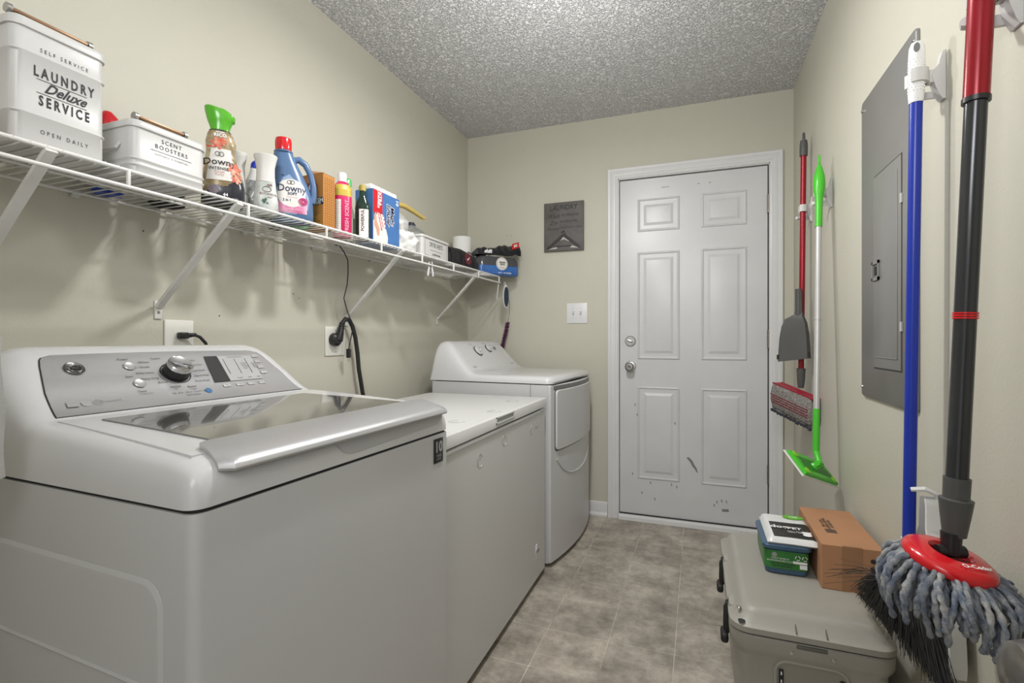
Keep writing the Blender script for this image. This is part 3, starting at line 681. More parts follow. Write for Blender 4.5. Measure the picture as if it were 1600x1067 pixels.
wlet([('AROMA', -.008, .197, .006, dict(bold=.04))], WHITEINK, FB, S, .004)
g = G(); f = surfx(S); 
for k in (-1, 1): g.tube([f(Vector((0, -.010+k*.0045+.0062*math.cos(t), .136+.0062*math.sin(t))), .002) for t in [2*math.pi*q/16 for q in range(17)]], .0007, 5)
g.build('emblem', INK, FB)
g = G(); g.lathe([(0, 0), (.013, 0), (.013, .0008), (0, .0008)], n=24); g.xf(lambda v: f(Vector((0, -.024+v.x, .035+v.y)), .0022)); g.build('seal', mat('lilac_seal', (.38, .32, .38, 1), .4), FB)
LIME = mat('lime_cap', (.16, .62, .05, 1), .18, trans=.35, var=.1)
g = G(); g.loft([superring(z, hx, hy, 2.2, 0, oy-.008, 28) for z, hx, hy, oy in ((.204, .020, .024, 0), (.215, .020, .024, 0), (.235, .025, .031, 0), (.25, .028, .037, 0), (.262, .028, .038, .0), (.266, .024, .034, -.001), (.258, .02, .028, 0), (.235, .016, .02, 0))]); g.xf(lambda v: (v.x, v.y, v.z-(.012*max(0, (v.y+.0)/.03) if v.z > .24 else 0)+(.008*max(0, -(v.y+.01)/.03) if v.z > .24 else 0))); g.build('dosing_cap', LIME, FB)
G().loft([superring(z, hx, hy, 2.2, 0, -.008, 24) for z, hx, hy in ((.203, .0235, .0275), (.2065, .0235, .0275))]).build('cap_ring', BLACK, FB)

f = surfx(S)
for cy_, cz_, rr_ in ((.026, .098, .020), (.031, .070, .014), (-.014, .166, .019), (-.002, .172, .012)):
    g = G()
    for k in range(6):
        a = 2*math.pi*k/6+cy_*90; pts = [(0, 0), (.45, .28), (.85, .2), (1, 0), (.8, -.25), (.4, -.22)]
        q = [f(Vector((0, max(-.033, min(.044, cy_+rr_*(x*math.cos(a)-y*math.sin(a)))), cz_+rr_*(x*math.sin(a)+y*math.cos(a)))), .0016+.0002*k) for x, y in pts]
        g.bm.faces.new([g.bm.verts.new(p) for p in q])
    g.build('flower_print', mat('coral_print', (.62, .06, .035, 1), .3, var=.5, vscale=70, col2=(.7, .35, .22, 1)), FB, smooth=False)
# --- air freshener spray bottles
def spray(cx, cy, rz, label, front=True):
    S = [(0, .024, .030, 0), (.006, .029, .036, 0), (.04, .028, .0345, 0), (.085, .0235, .029, 0), (.098, .0225, .0275, 0)]
    t = bottle('air_freshener_bottle', label, 'bottle', cx, cy, rz, S, mat('pale_printed_sleeve', (.70, .71, .70, 1), .3, var=.35, vscale=26, col2=(.42, .47, .42, 1)))
    g = G(); g.loft([superring(z, hx, hy, 2.3, 0, 0, 32) for z, hx, hy in ((.099, .0225, .0275), (.12, .021, .0255), (.145, .021, .0255), (.165, .0245, .0295), (.18, .028, .0335), (.182, .0265, .032), (.176, .024, .028), (.16, .02, .024))]); g.build('spray_head', mat('matte_white', (.68, .67, .64, 1), .4, var=.02), t)
    wlet([('AIR', .008, .088, .010, dict(bold=.02)), ('BOTANICAL', .005, .060, .009, dict(bold=.01)), ('MIST', .008, .050, .007, {})], mat('plum_ink', (.16, .05, .07, 1), .5), t, S, .0012)
    g = G(); f = surfx(S)
    for k in range(12):
        a = random.uniform(0, 6.28); r = random.uniform(.002, .011); p = f(Vector((0, -.004+r*math.cos(a), .035+r*math.sin(a)*.8)), .0012)
        M = frame(p, (0, math.cos(a), math.sin(a)), (0, -math.sin(a), math.cos(a))); g.loft([[M @ Vector(q) for q in ((-.005, 0, 0), (0, .0022, 0), (.005, 0, 0), (0, -.0022, 0))], [M @ Vector(q) for q in ((-.005, 0, .0004), (0, .0022, .0004), (.005, 0, .0004), (0, -.0022, .0004))]])
    g.build('leaf_print', mat('leaf_ink', (.05, .12, .08, 1), .5), t, smooth=False)
    g = G(); g.tube([f(Vector((0, 0+.012*math.cos(a), .075+.008*math.sin(a))), .0012) for a in [2*math.pi*q/16 for q in range(17)]], .0007, 5); g.build('print_ring', mat('plum_ink', (.16, .05, .07, 1), .5), t)
    return t
spray(-1.300, 1.112, -30, 'white air freshener bottle half hidden behind the floral softener bottle')
spray(-1.235, 1.163, -35, 'white air freshener bottle directly left of the blue softener jug')
# --- toilet cleaner with blue cap
S = [(0, .022, .034, 0), (.005, .025, .038, 0), (.09, .025, .038, 0), (.125, .022, .034, 0), (.155, .014, .020, -.002), (.172, .011, .012, -.006)]
TB = bottle('cleaner_bottle', 'white cleaner bottle with black label and blue angled nozzle cap', 'bottle', -1.335, 1.222, -25, S, mat('white_bottle', (.7, .7, .69, 1), .3, var=.02))
shell(TB, S, (.008, .128), lambda t: (-.033, .033), mat('black_white_label', (.03, .035, .045, 1), .3, var=1, vscale=30, col2=(.42, .42, .42, 1)))
g = G(); g.cyl((0, -.006, .170), (0, -.006, .185), .013, .012, 14); g.tube([(0, -.006, .183), (0, .004, .196), (0, .022, .214)], 0, 12, True, [.012, .010, .007]); g.build('nozzle_cap', mat('cobalt_cap', (.012, .03, .42, 1), .3), TB)
wlet([('lysol', 0, .080, .030, dict(shear=.4, bold=.02)), ('CLING', 0, .04, .013, dict(bold=.03))], WHITEINK, TB, S, .002)
# --- blue softener jug
S = [(0, .030, .055, .004), (.006, .036, .062, .003), (.03, .040, .066, .0), (.075, .040, .064, 0), (.12, .036, .055, -.004), (.16, .031, .045, -.012), (.195, .027, .035, -.020), (.222, .024, .029, -.025), (.228, .022, .027, -.025)]
BLUEJ = mat('blue_jug_plastic', (.09, .165, .31, 1), .28, var=.06, vscale=10)
JU = bottle('fabric_softener_jug', 'blue fabric softener jug with red screw cap and loop handle', 'bottle', -1.245, 1.278, -40, S, BLUEJ, p=2.4)
g = G(); g.tube([(0, .004, .205), (0, .022, .212), (0, .042, .198), (0, .058, .168), (0, .066, .130), (0, .066, .098), (0, .058, .075)], 0, 12, True, [.012, .011, .0105, .010, .010, .011, .013]); g.build('handle', BLUEJ, JU)
g = G(); g.lathe([(.0255, .224), (.0285, .226), (.0285, .230), (.024, .232)], (0, -.025, 0), 'z', 30); g.build('collar', BLUEJ, JU)
g = G(); g.lathe([(.0245, .232), (.025, .234), (.0245, .268), (.023, .272), (.0205, .272), (.020, .262), (0, .262)], (0, -.025, 0), 'z', 36); 
for k in range(36):
    a = 2*math.pi*k/36; g.box((.0243*math.cos(a)-.0006, -.025+.0243*math.sin(a)-.0006, .236), (.0243*math.cos(a)+.0006, -.025+.0243*math.sin(a)+.0006, .262))
g.build('screw_cap', RED, JU)
PINK = mat('pink_print', (.62, .16, .33, 1), .35, var=.4, vscale=30, col2=(.75, .5, .6, 1))
shell(JU, S, (.022, .150), lambda t: (-.012-.042*min(1, (1-t)*1.6)**.5*min(1, t*6+.3), -.010+.056*min(1, (1-t)*1.5)**.8*min(1, t*6+.3)), mat('pale_blue_print', (.26, .36, .52, 1), .3), 'label', p=2.4)
shell(JU, S, (.026, .062), lambda t: (-.050, .042), PINK, 'pink_band', .001, p=2.4)
shell(JU, S, (.045, .135), ellr(-.004, .042, 2.4), LW, 'white_label', .0015, p=2.4)
wlet([('Downy', -.003, .104, .032, dict(bold=.012, sx=.9)), ('SOFT', -.002, .087, .012, dict(bold=.03)), ('2 in 1', -.018, .066, .011, dict(bold=.03)), ('66', -.030, .146, .008, dict(bold=.03))], mat('navy_ink', (.02, .03, .09, 1), .5), JU, S, .0024, p=2.4)
wlet([('April Fresh', -.002, .077, .0075, {}), ('LASTING SOFTNESS', -.002, .036, .0065, dict(bold=.02))], mat('rose2', (.75, .4, .5, 1), .5), JU, S, .003, p=2.4)
f = surfx(S, 2.4); g = G()
for k in (-1, 1): g.tube([f(Vector((0, -.006+k*.0045+.0062*math.cos(t), .1245+.0062*math.sin(t))), .0024) for t in [2*math.pi*q/16 for q in range(17)]], .0007, 5)
g.build('emblem', INK, JU)
g = G()
for q, rr in enumerate((.013, .010, .007, .004)):
    g.tube([f(Vector((0, .030+rr*math.cos(t)*(1+.06*math.sin(5*t+q)), .066+rr*math.sin(t)*.85)), .0028) for t in [2*math.pi*u/20 for u in range(21)]], .0011, 5)
g.build('rose_print', mat('rose_print', (.62, .06, .22, 1), .4), JU)
# --- things partly hidden behind
S = [(0, .026, .026, 0), (.004, .028, .028, 0), (.15, .028, .028, 0), (.17, .018, .018, 0)]
t = bottle('spray_can', 'blue-topped can peeking out left of the blue softener jug', 'can', -1.355, 1.322, 0, S, mat('dark_can', (.04, .05, .08, 1), .3, var=.2), p=2)
G().lathe([(.0285, .15), (.0285, .205), (.024, .21), (0, .21)], n=24).build('cap', mat('azure_cap', (.02, .14, .5, 1), .3), t)
S = [(0, .022, .034, 0), (.005, .026, .038, 0), (.12, .026, .038, 0), (.16, .016, .02, 0), (.18, .012, .012, 0)]
t = bottle('spray_bottle', 'white spray bottle seen through the blue jug handle', 'bottle', -1.385, 1.50, -30, S, mat('white_bottle', (.7, .7, .69, 1), .3))
g = G(); g.cyl((0, 0, .178), (0, 0, .195), .013, n=14); g.box((-.012, -.018, .195), (.012, .022, .222), .006); g.box((-.008, -.03, .205), (.008, -.016, .218), .003); g.build('trigger_head', mat('matte_white', (.68, .67, .64, 1), .4), t)
g = G(); g.box((-.006, -.024, .165), (.006, -.017, .2), .002); g.build('trigger', RED, t)
t = thing('detergent_bottle', 'red and blue bottle behind the tall laundry tin', 'bottle', (-1.432, .845, zsh(.845)))
g = G(); g.loft([superring(z, a, a*1.1, 2.3) for z, a in ((0, .026), (.004, .03), (.12, .03), (.15, .02))]); g.build('body', mat('royal_blue', (.02, .06, .4, 1), .3, var=.05), t)
g = G(); g.loft([superring(z, a, a*1.1, 2.3) for z, a in ((.148, .020), (.165, .024), (.20, .020), (.215, .008))]); g.build('cap', RED, t)
# --- orange baking soda box
def cbox(name, label, x0, x1, y0, y1, h, m, cat='box', zb=None):
    z = zsh((y0+y1)/2) if zb is None else zb
    t = thing(name, label, cat, ((x0+x1)/2, (y0+y1)/2, z)); d, w = (x1-x0)/2, (y1-y0)/2
    G().box((-d, -w, 0), (d, w, h), .0012, 1).build('carton', m, t); return t, d, w
ORG = mat('orange_carton', (.46, .20, .045, 1), .55, var=.05)
OB, d, w = cbox('baking_soda_box', 'orange baking soda carton with open flap, right of the blue jug', -1.325, -1.20, 1.373, 1.432, .190, ORG)
lettering([('ARM & HAMMER', (.0, -w-.0006, .118), (1, 0, 0), FV, .010, dict(bold=.02)), ('PURE\nBAKING SODA', (.02, -w-.0006, .03), (1, 0, 0), FV, .009, {}), ('Store in a cool\ndry place. Keep\nbox closed.', (.02, -w-.0006, .055), (1, 0, 0), FV, .008, {})], INK, OB)
g = G(); g.box((.0, -w-.001, .083), (d, -w+.001, .108)); g.build('black_band', mat('navy_band', (.02, .025, .035, 1), .5), OB)
lettering([('FRESH', (.035, -w-.0016, .097), (1, 0, 0), FV, .020, dict(bold=.03)), ('FRIDGE', (.04, -w-.0016, .087), (1, 0, 0), FV, .008, dict(bold=.03))], WHITEINK, OB, 'white_lettering')
M = frame((.015, -w-.001, .145), (1, 0, 0), FV); g = G(); g.lathe([(.014, 0), (.022, 0), (.022, .0006), (.014, .0006)], n=28, cap=False).xf(lambda v: M @ v); g.build('round_logo', mat('maroon_ink', (.15, .03, .03, 1), .5), OB)
g = G(); g.lathe([(0, 0), (.0135, 0), (.0135, .0006), (0, .0006)], n=28).xf(lambda v: M @ v); g.build('logo_disc', WHITEINK, OB)
g = G()
for k in range(20):
    z = .012+k*.0085; g.box((d-.0002, -w+.006, z), (d+.0005, w-.006, z+.0008))
for k in range(5): g.box((d-.0002, -w+.009+k*.01, .01), (d+.0004, -w+.0096+k*.01, .182))
g.build('printed_lines', mat('brown_ink', (.25, .09, .02, 1), .6), OB, smooth=False)
g = G(); g.prism([(-.01, -w, .19), (d, -w, .19), (d-.01, -w-.0, .1915), (-.01, -w, .1915)], (0, .058, 0)); g.xf(lambda v: v); g.build('top_flap', ORG, OB)
g = G(); g.prism([(-.015, -.02, .1905), (.03, .005, .1905), (.03, .012, .208), (-.015, -.01, .212)], (-.001, .002, .0)); g.build('open_flap', CARD, OB)
t = thing('cleaner_bottle', 'bright green bottle base between the blue jug and the orange carton', 'bottle', (-1.285, 1.352, zsh(1.35)), -20)
g = G(); g.loft([superring(z, a, b, 2.6) for z, a, b in ((0, .020, .026), (.004, .023, .029), (.05, .021, .026), (.10, .012, .016), (.12, .008, .009))]); g.build('body', mat('bright_green', (.10, .45, .12, 1), .35, var=.05), t)
G().cyl((0, 0, .119), (0, 0, .135), .010, n=14).build('cap', WHITEINK, t)
# --- pink/yellow bottle with white cap
S = [(0, .025, .031, 0), (.004, .028, .034, 0), (.175, .028, .034, 0), (.195, .022, .027, 0), (.208, .013, .015, 0)]
PY = bottle('cleaner_bottle', 'pink and yellow cleaner bottle with white cap beside the orange carton', 'bottle', -1.247, 1.527, -35, S, mat('magenta_sleeve', (.60, .02, .12, 1), .3, var=.1))
shell(PY, S, (.150, .193), lambda t: (-.031+.004*t, .031-.004*t), mat('yellow_sleeve', (.52, .40, .06, 1), .35), 'yellow_band')
shell(PY, S, (.012, .135), lambda t: (-.030, -.012), LW, 'back_label', .0008)
G().lathe([(.0165, .206), (.0165, .236), (.014, .24), (0, .24)], n=24).build('cap', WHITEINK, PY)
f = surfx(S); g = G(); text(g, 'FRESH SCENT', (0, .010, .075), (0, 0, 1), (0, -1, 0), .020, bold=.02).xf(lambda v: f(v, .0012)); g.build('lettering', mat('pink_ink', (.75, .35, .45, 1), .5), PY, smooth=False, fixn=False)
g = G()
for k in range(14): text(g, 'warning directions', (0, -.021, .02+k*.008), FU, FV, .0024)
g.xf(lambda v: f(v, .0016)); g.build('fine_print', INK, PY, smooth=False, fixn=False)
# --- green trigger spray
CLEAR = mat('clear_plastic', (.80, .86, .80, 1), .06, trans=.92, ior=1.25)
S = [(0, .022, .030, 0), (.004, .024, .033, 0), (.10, .024, .033, 0), (.135, .017, .022, 0), (.155, .011, .012, 0)]
GS = bottle('spray_bottle', 'clear spray bottle with a green trigger head', 'bottle', -1.276, 1.584, -35, S, CLEAR)
shell(GS, S, (.005, .085), lambda t: (-.030, .030), mat('pale_green_label', (.48, .56, .42, 1), .4), 'label')
wlet([('R', -.012, .035, .018, dict(bold=.03))], INK, GS, S, .0016)
g = G(); g.cyl((0, 0, .152), (0, 0, .168), .015, .0145, 16); g.loft([superring(z, a, b, 3, 0, oy) for z, a, b, oy in ((.168, .013, .016, 0), (.19, .012, .015, 0), (.205, .011, .016, .002), (.218, .011, .018, .004), (.235, .009, .012, .008), (.24, .007, .009, .008))]); g.build('trigger_head', mat('green_trigger', (.04, .36, .07, 1), .28), GS)
G().box((-.004, -.026, .175), (.004, -.015, .215), .002).build('trigger', mat('green_trigger', (.04, .36, .07, 1), .28), GS)
# --- dark green bottle, yellow cap
S = [(0, .020, .026, 0), (.004, .022, .028, 0), (.125, .022, .028, 0), (.150, .019, .023, 0), (.17, .012, .013, 0), (.195, .011, .012, 0)]
DG = bottle('cleaner_bottle', 'dark green cleaner bottle with small yellow cap, against the blue carton', 'bottle', -1.218, 1.610, -60, S, mat('dark_green_liquid', (.02, .05, .035, 1), .12, trans=.3, var=.1))
G().lathe([(.0135, .192), (.0135, .212), (.011, .215), (0, .215)], n=20).build('cap', mat('gold_cap', (.40, .32, .06, 1), .35), DG)
shell(DG, S, (.010, .118), lambda t: (-.010, .024), LW, 'label')
f = surfx(S); g = G(); text(g, 'POWERFUL', (0, .004, .075), (0, 0, 1), (0, -1, 0), .016, bold=.02).xf(lambda v: f(v, .0014)); g.build('lettering', INK, DG, smooth=False, fixn=False)
# --- blue sponge carton with sponges
BC = mat('blue_carton', (.06, .17, .42, 1), .4, var=.12, vscale=30)
EB, d, w = cbox('sponge_carton', 'tall blue and red sponge carton holding white sponges', -1.285, -1.20, 1.652, 1.838, .214, BC)
g = G(); g.box((d-.0002, -w+.001, .120), (d+.0006, -w+.062, .2125)); g.build('red_print', mat('red_print', (.52, .015, .02, 1), .4), EB, smooth=False)
g = G(); g.prism([(d+.0004, a, z) for a, z in ((-w+.001, .0), (-w+.001, .085), (-w+.03, .125), (-w+.07, .122), (-w+.085, .07), (-w+.10, .035), (-w+.095, .0))], (.0006, 0, 0)); g.build('white_print', LW, EB, smooth=False)
g = G(); g.prism([(d+.0008, a, z) for a, z in ((-w+.006, .11), (-w+.018, .125), (-w+.024, .09), (-w+.042, .06), (-w+.04, .035), (-w+.028, .03), (-w+.018, .055), (-w+.006, .07))], (.0006, 0, 0)); g.build('hand_print', mat('skin_print', (.6, .32, .22, 1), .5), EB, smooth=False)
lettering([('EXTRA', (d+.0012, -w+.046, .188), (0, 0, -1), (0, 1, 0), .022, dict(bold=.03)), ('DURABLE', (d+.0012, -w+.034, .180), (0, 0, -1), (0, 1, 0), .017, dict(bold=.03)), ('10', (d+.0012, w-.020, .195), (0, 0, -1), (0, 1, 0), .026, dict(bold=.03))], WHITEINK, EB)
for dx_, mm in ((0, WHITEINK),):
    lettering([('Magic', (d+.0010, w-.054, .130), (0, 0, -1), (0, 1, 0), .034, dict(bold=.08, shear=.1)), ('Eraser', (d+.0010, w-.082, .130), (0, 0, -1), (0, 1, 0), .034, dict(bold=.08, shear=.1))], WHITEINK, EB, 'white_outline')
lettering([('Magic', (d+.0016, w-.054, .130), (0, 0, -1), (0, 1, 0), .034, dict(bold=.015, shear=.1)), ('Eraser', (d+.0016, w-.082, .130), (0, 0, -1), (0, 1, 0), .034, dict(bold=.015, shear=.1))], mat('navy_ink', (.02, .03, .09, 1), .5), EB, 'navy_lettering')
lettering([('MADE WITH', (d+.0018, -w+.055, .098), (0, .35, -.94), (0, .94, .35), .011, dict(bold=.02)), ('DURAFOAM', (d+.0018, -w+.044, .090), (0, .35, -.94), (0, .94, .35), .013, dict(bold=.02))], RED, EB, 'red_lettering')
g = G()
for a, z in ((-w+.066, .118), (-w+.071, .104), (-w+.076, .088), (-w+.081, .072)): g.lathe([(0, 0), (.0035, 0), (.0035, .0006), (0, .0006)], (d+.001, a, z), 'x', 10)
g.build('red_dots', RED, EB)
for k in range(5):
    y = 1.671+k*.037; o = G().box((-.034, -.0165, 0), (.034, .0165, .022), .005).build('sponge', mat('melamine', (.80, .80, .79, 1), .8, bump=.2, bscale=300), None)
    o.location = (-1.245, y, zsh(1.734)+.2142); tag(o, ('white sponge block nearest the camera on the blue carton', 'second nearest white sponge block on the blue carton', 'middle white sponge block on the blue carton', 'second farthest white sponge block on the blue carton', 'farthest white sponge block on the blue carton')[k], 'sponge', 'white sponges on the blue carton')
# --- yellow handled brush, rag, jug
t = thing('dish_brush', 'yellow handled scrub brush leaning over the white rag', 'brush', (-1.31, 2.0, 0))
g = G(); P = [(0, -.14, 1.700), (0, -.05, 1.715), (0, .04, 1.728), (0, .12, 1.722), (0, .20, 1.712), (0, .235, 1.708)]
g.tube(P, 0, 14, True, [.008, .011, .0125, .0115, .010, .009]); g.build('handle', mat('mustard_plastic', (.62, .46, .13, 1), .35, var=.06), t)
g = G(); g.tube([(0, .228+.013*math.sin(a), 1.708+.010*math.cos(a)) for a in [2*math.pi*k/14 for k in range(15)]], .0035, 8); g.build('hanging_loop', mat('cream_plastic', (.65, .62, .42, 1), .35), t)
g = G(); g.box((-.02, -.21, 1.66), (.02, -.13, 1.69), .008); g.build('brush_head', mat('mustard_plastic', (.5, .3, .03, 1)), t)
g = G()
for i in range(7):
    for j in range(4): g.cyl((-.015+.01*j, -.20+.011*i, 1.662), (-.016+.0105*j, -.203+.0118*i, 1.635), .0025, n=5)
g.build('bristles', WHITEINK, t, kind='stuff')
def rumple(name, c, rad, m, seed, amp=.25, flat_=1., parent=None, sub=4, floorz=None):
    rnd = random.Random(seed); g = G(); bmesh.ops.create_icosphere(g.bm, subdivisions=sub, radius=1)
    ks = [(Vector((rnd.gauss(0, 1), rnd.gauss(0, 1), rnd.gauss(0, 1)))*rnd.uniform(1.5, 5), rnd.uniform(0, 6.28), rnd.uniform(.3, 1)) for _ in range(14)]
    for v in g.bm.verts:
        s = sum(a*math.sin(k.dot(v.co)+p) for k, p, a in ks)/5
        s2 = sum(a*abs(math.sin(k.dot(v.co)*1.7+p)) for k, p, a in ks)/8
        q = v.co*(1+amp*(s*.5+s2-.4)); v.co = Vector((c[0]+q.x*rad[0], c[1]+q.y*rad[1], c[2]+q.z*rad[2]))
        if floorz is not None and v.co.z < floorz: v.co.z = floorz+.0003*rnd.random()
    return g.build(name, m, parent, sharp=70)
tag(rumple('rag', (-1.245, 1.918, 1.52), (.055, .070, .050), CLOTHW, 3, .55, floorz=zsh(1.92)), 'crumpled white rag between the blue carton and the dryer sheet tin', 'rag')
tag(rumple('plastic_bag', (-1.31, 1.975, 1.61), (.045, .05, .045), mat('milky_film', (.7, .7, .68, 1), .3, trans=.35), 8, .6, floorz=zsh(1.92)), 'crinkled milky plastic bag heaped above the white rag', 'bag')
t = thing('rubber_glove', 'folded yellow rubber glove lying behind the rag', 'glove', (-1.355, 1.86, zsh(1.86)))
rumple('palm', (0, 0, .05), (.03, .05, .05), mat('yellow_rubber', (.55, .36, .04, 1), .5), 5, .3, parent=t, floorz=0, sub=3)
for k in range(4): G().tube([(0, .03+.012*k, .06+.012*k), (.01, .055+.014*k, .075+.012*k), (.012, .075+.012*k, .070+.012*k)], 0, 8, True, [.009, .008, .006]).build('finger', mat('yellow_rubber', (.55, .36, .04, 1), .5), t)
S = [(0, .05, .085, 0), (.005, .055, .092, 0), (.10, .055, .092, 0), (.15, .050, .085, -.01), (.185, .040, .06, -.03), (.20, .025, .03, -.045), (.21, .018, .018, -.05)]
JG = bottle('plastic_jug', 'clear plastic jug with a navy cap, lying behind the dryer sheet tin', 'jug', -1.412, 2.33, -4, S, mat('clear_jug', (.78, .80, .80, 1), .12, trans=.75, ior=1.2), p=3)
g = G(); g.tube([(0, -.03, .19), (0, .0, .197), (0, .04, .182), (0, .072, .15), (0, .09, .11), (0, .09, .08)], .010, 10); g.build('handle', mat('milky_handle', (.7, .7, .69, 1), .3, trans=.2), JG)
g = G(); g.cyl((0, -.05, .205), (0, -.05, .225), .016, n=16); g.box((-.008, -.05, .213), (.008, -.02, .222), .003); g.build('cap', mat('navy_cap', (.02, .025, .06, 1), .35), JG)
# --- mesh bag, paper roll, tissue pack
MESH = mat('black_mesh_fabric', (.016, .015, .017, 1), .6, bump=.5, bscale=400, var=.4, vscale=50)
t = thing('shoe_bag', 'black mesh bag with round dark red patch beside the dryer sheet tin', 'bag', (-1.245, 2.475, zsh(2.47)), -12)
g = G(); g.loft([superring(z, a, b, 3.2, ox, 0, 40) for z, a, b, ox in ((0, .058, .155, 0), (.004, .062, .162, 0), (.045, .060, .163, 0), (.085, .050, .150, -.004), (.105, .030, .12, -.008), (.11, .01, .06, -.01))]); g.xf(lambda v: (v.x, v.y, v.z*(1-.25*max(0, v.y/.16)))); g.build('body', MESH, t, sharp=60)
for yy in (-.12, -.03, .075):
    g = G(); g.tube([(.064, yy, .005), (.066, yy, .045), (.052, yy+.006, .082), (.01, yy+.01, .102)], .0035, 6); g.build('strap', CLOTHB, t)
g = G(); g.prism([(0, .018+.03*math.cos(a), .05+.032*math.sin(a)) for a in [2*math.pi*k/20 for k in range(20)]], (.001, 0, 0)); g.xf(lambda v: (v.x+.0615-.003*(v.z-.05)/.03, v.y, v.z)); g.build('round_patch', mat('dark_red_patch', (.14, .02, .03, 1), .6, var=.4, vscale=60), t)
g = G(); g.tube([(.064, .008, .048), (.0645, .014, .043), (.0635, .022, .050), (.062, .030, .060)], 0, 6, True, [.0008, .003, .002, .0008]); g.build('tick_mark', WHITEINK, t)
t = thing('toilet_paper_roll', 'white paper roll standing behind the black mesh bag', 'roll', (-1.375, 2.80, zsh(2.8)))
g = G(); g.lathe([(.02, 0), (.056, 0), (.058, .003), (.058, .235), (.056, .238), (.02, .238), (.02, .225), (.0, .225)], n=36); g.build('paper', PAPER, t)
G().lathe([(.0185, .0), (.0205, .0), (.0205, .239), (.0185, .239)], n=24, cap=False).build('core', CARD, t)
t = thing('tissue_package', 'blue tissue package with round white label at the far end of the shelf', 'tissues', (-1.19, 2.905, zsh(2.9)+.004), -40)
BF = mat('blue_film', (.025, .085, .30, 1), .2, var=.5, vscale=14, col2=(.05, .16, .45, 1))
g = G(); g.loft([superring(z, a, b, 5, 0, 0, 44) for z, a, b in ((0, .056, .138), (.005, .060, .143), (.055, .061, .144))]); g.build('lower_wrap', BF, t)
g = G(); g.loft([superring(z, a, b, 5, 0, 0, 44) for z, a, b in ((.0555, .060, .143), (.095, .058, .140), (.112, .05, .130), (.115, .03, .11))]); g.build('upper_wrap', mat('smoky_film', (.10, .10, .11, 1), .15, trans=.3), t)
M = frame((.0618, .01, .068), FU, FV); g = G(); g.lathe([(0, 0), (.040, 0), (.040, .0008), (0, .0008)], n=36).xf(lambda v: M @ v); g.build('round_label', LW, t)
g = G(); g.lathe([(.034, .0009), (.036, .0009), (.036, .0014), (.034, .0014)], n=36, cap=False).xf(lambda v: M @ v); g.build('label_ring', GREYINK, t)
lettering([('MAMA\nBEAR', (.0632, .014, .070), FU, FV, .015, dict(bold=.03)), ('soft tissue', (.0632, .01, .046), FU, FV, .008, dict(bold=.02))], INK, t)
lettering([('2 PLY - 120 TISSUES', (.0622, .03, .012), FU, FV, .011, dict(bold=.02))], WHITEINK, t, 'white_lettering')
tp = thing('clothing_package', 'black clothing packet with red tag lying on the tissue package', 'package', (-1.19, 2.905, zsh(2.9)+.121), -40)
g = G(); bmesh.ops.create_grid(g.bm, x_segments=14, y_segments=30, size=1)
g.xf(lambda v: (.045*v.x+.012, .150*v.y, .026+.042*(v.y+1)*.6*(1-.3*v.x)+.012*math.cos(2.2*v.x)+.006*math.sin(7*v.y+3*v.x)+.003*math.sin(19*v.y)-.012*max(0, v.x)**2)); r = bmesh.ops.extrude_face_region(g.bm, geom=list(g.bm.faces))
for v in [e for e in r['geom'] if isinstance(e, bmesh.types.BMVert)]: v.co.z = max(.001, v.co.z-.030)
g.build('body', mat('black_film', (.012, .013, .018, 1), .25, bump=.3, bscale=90), tp)
g = G(); g.box((0, .085, 0), (.0012, .135, .036)); g.xf(lambda v: (v.x+.056, v.y, v.z+.045+.35*(v.y-.085))); g.build('red_tag', mat('red_tag', (.5, .02, .02, 1), .4), tp)
lettering([('SG', (.0578, .11, .072), (0, .95, .33), FV, .022, dict(bold=.04))], WHITEINK, tp)
lettering([('shift', (.0590, -.085, .022), FU, FV, .030, dict(bold=.05, shear=.3))], WHITEINK, tp, 'script')
t = tag(rumple('plastic_wrap', (-1.335, 2.975, 1.60), (.055, .085, .075), mat('thin_film', (.85, .86, .86, 1), .05, trans=.9, ior=1.15), 12, .5, sub=4, floorz=zsh(2.9)), 'crinkled clear plastic wrap behind the tissue package', 'plastic wrap')
# --- dark folded cloths lying on the deck
for i, (x, y, a, b, lab) in enumerate(((-1.40, .50, .06, .055, 'black folded cloth on the shelf deck behind the tall laundry tin'), (-1.41, .985, .045, .04, 'black folded cloth on the shelf deck behind the floral bottle'))):
    tag(rumple('folded_cloth', (x, y, zsh(y)+.02), (a, b, .03), CLOTHB, 20+i, .3, floorz=zsh(y)+.0005, sub=3), lab, 'cloth')
o = G().box((-1.215, .30, zsh(.4)), (-1.19, .515, zsh(.4)+.022), .001).build('cardboard_flat', CARD); tag(o, 'strip of tan cardboard at the extreme near end of the shelf', 'cardboard')
# --- clips and brushes hanging from the rail
def clip(y, label, tilt=0):
    t = thing('laundry_clip', label, 'clip', (XL+FX+.002, y, zs(y)-.036), 0, 'white clips on the shelf rail')
    for s in (-1, 1):
        g = G(); g.tube([(.007*s, 0, .014), (.0075*s, .002*s, .004), (.005*s, .006*s, -.01), (.006*s, .012*s, -.03), (.006*s, .016*s, -.05), (.006*s, .010*s, -.053), (.006*s, .006*s, -.03), (.004*s, .002*s, -.012)], .0028, 8); g.build('jaw', WHITE, t)
    G().cyl((-.007, 0, -.010), (.007, 0, -.010), .0035, n=10).build('pin', NICKEL, t); t.rotation_euler = (R(tilt), 0, 0); return t
clip(2.03, 'white plastic clip hanging on the lower rail below the dryer sheet tin')
t = thing('shoe_brush', 'white oval brush with dark blue bristles hanging at the shelf end', 'brush', (-1.139, 2.93, 1.435), -35)
g = G(); g.loft([[(x, .019*math.cos(a), -.072+.072*math.sin(a)) for a in [2*math.pi*k/28 for k in range(28)]] for x in (0, .014)]); g.build('back', mat('matte_white', (.68, .67, .64, 1)), t)
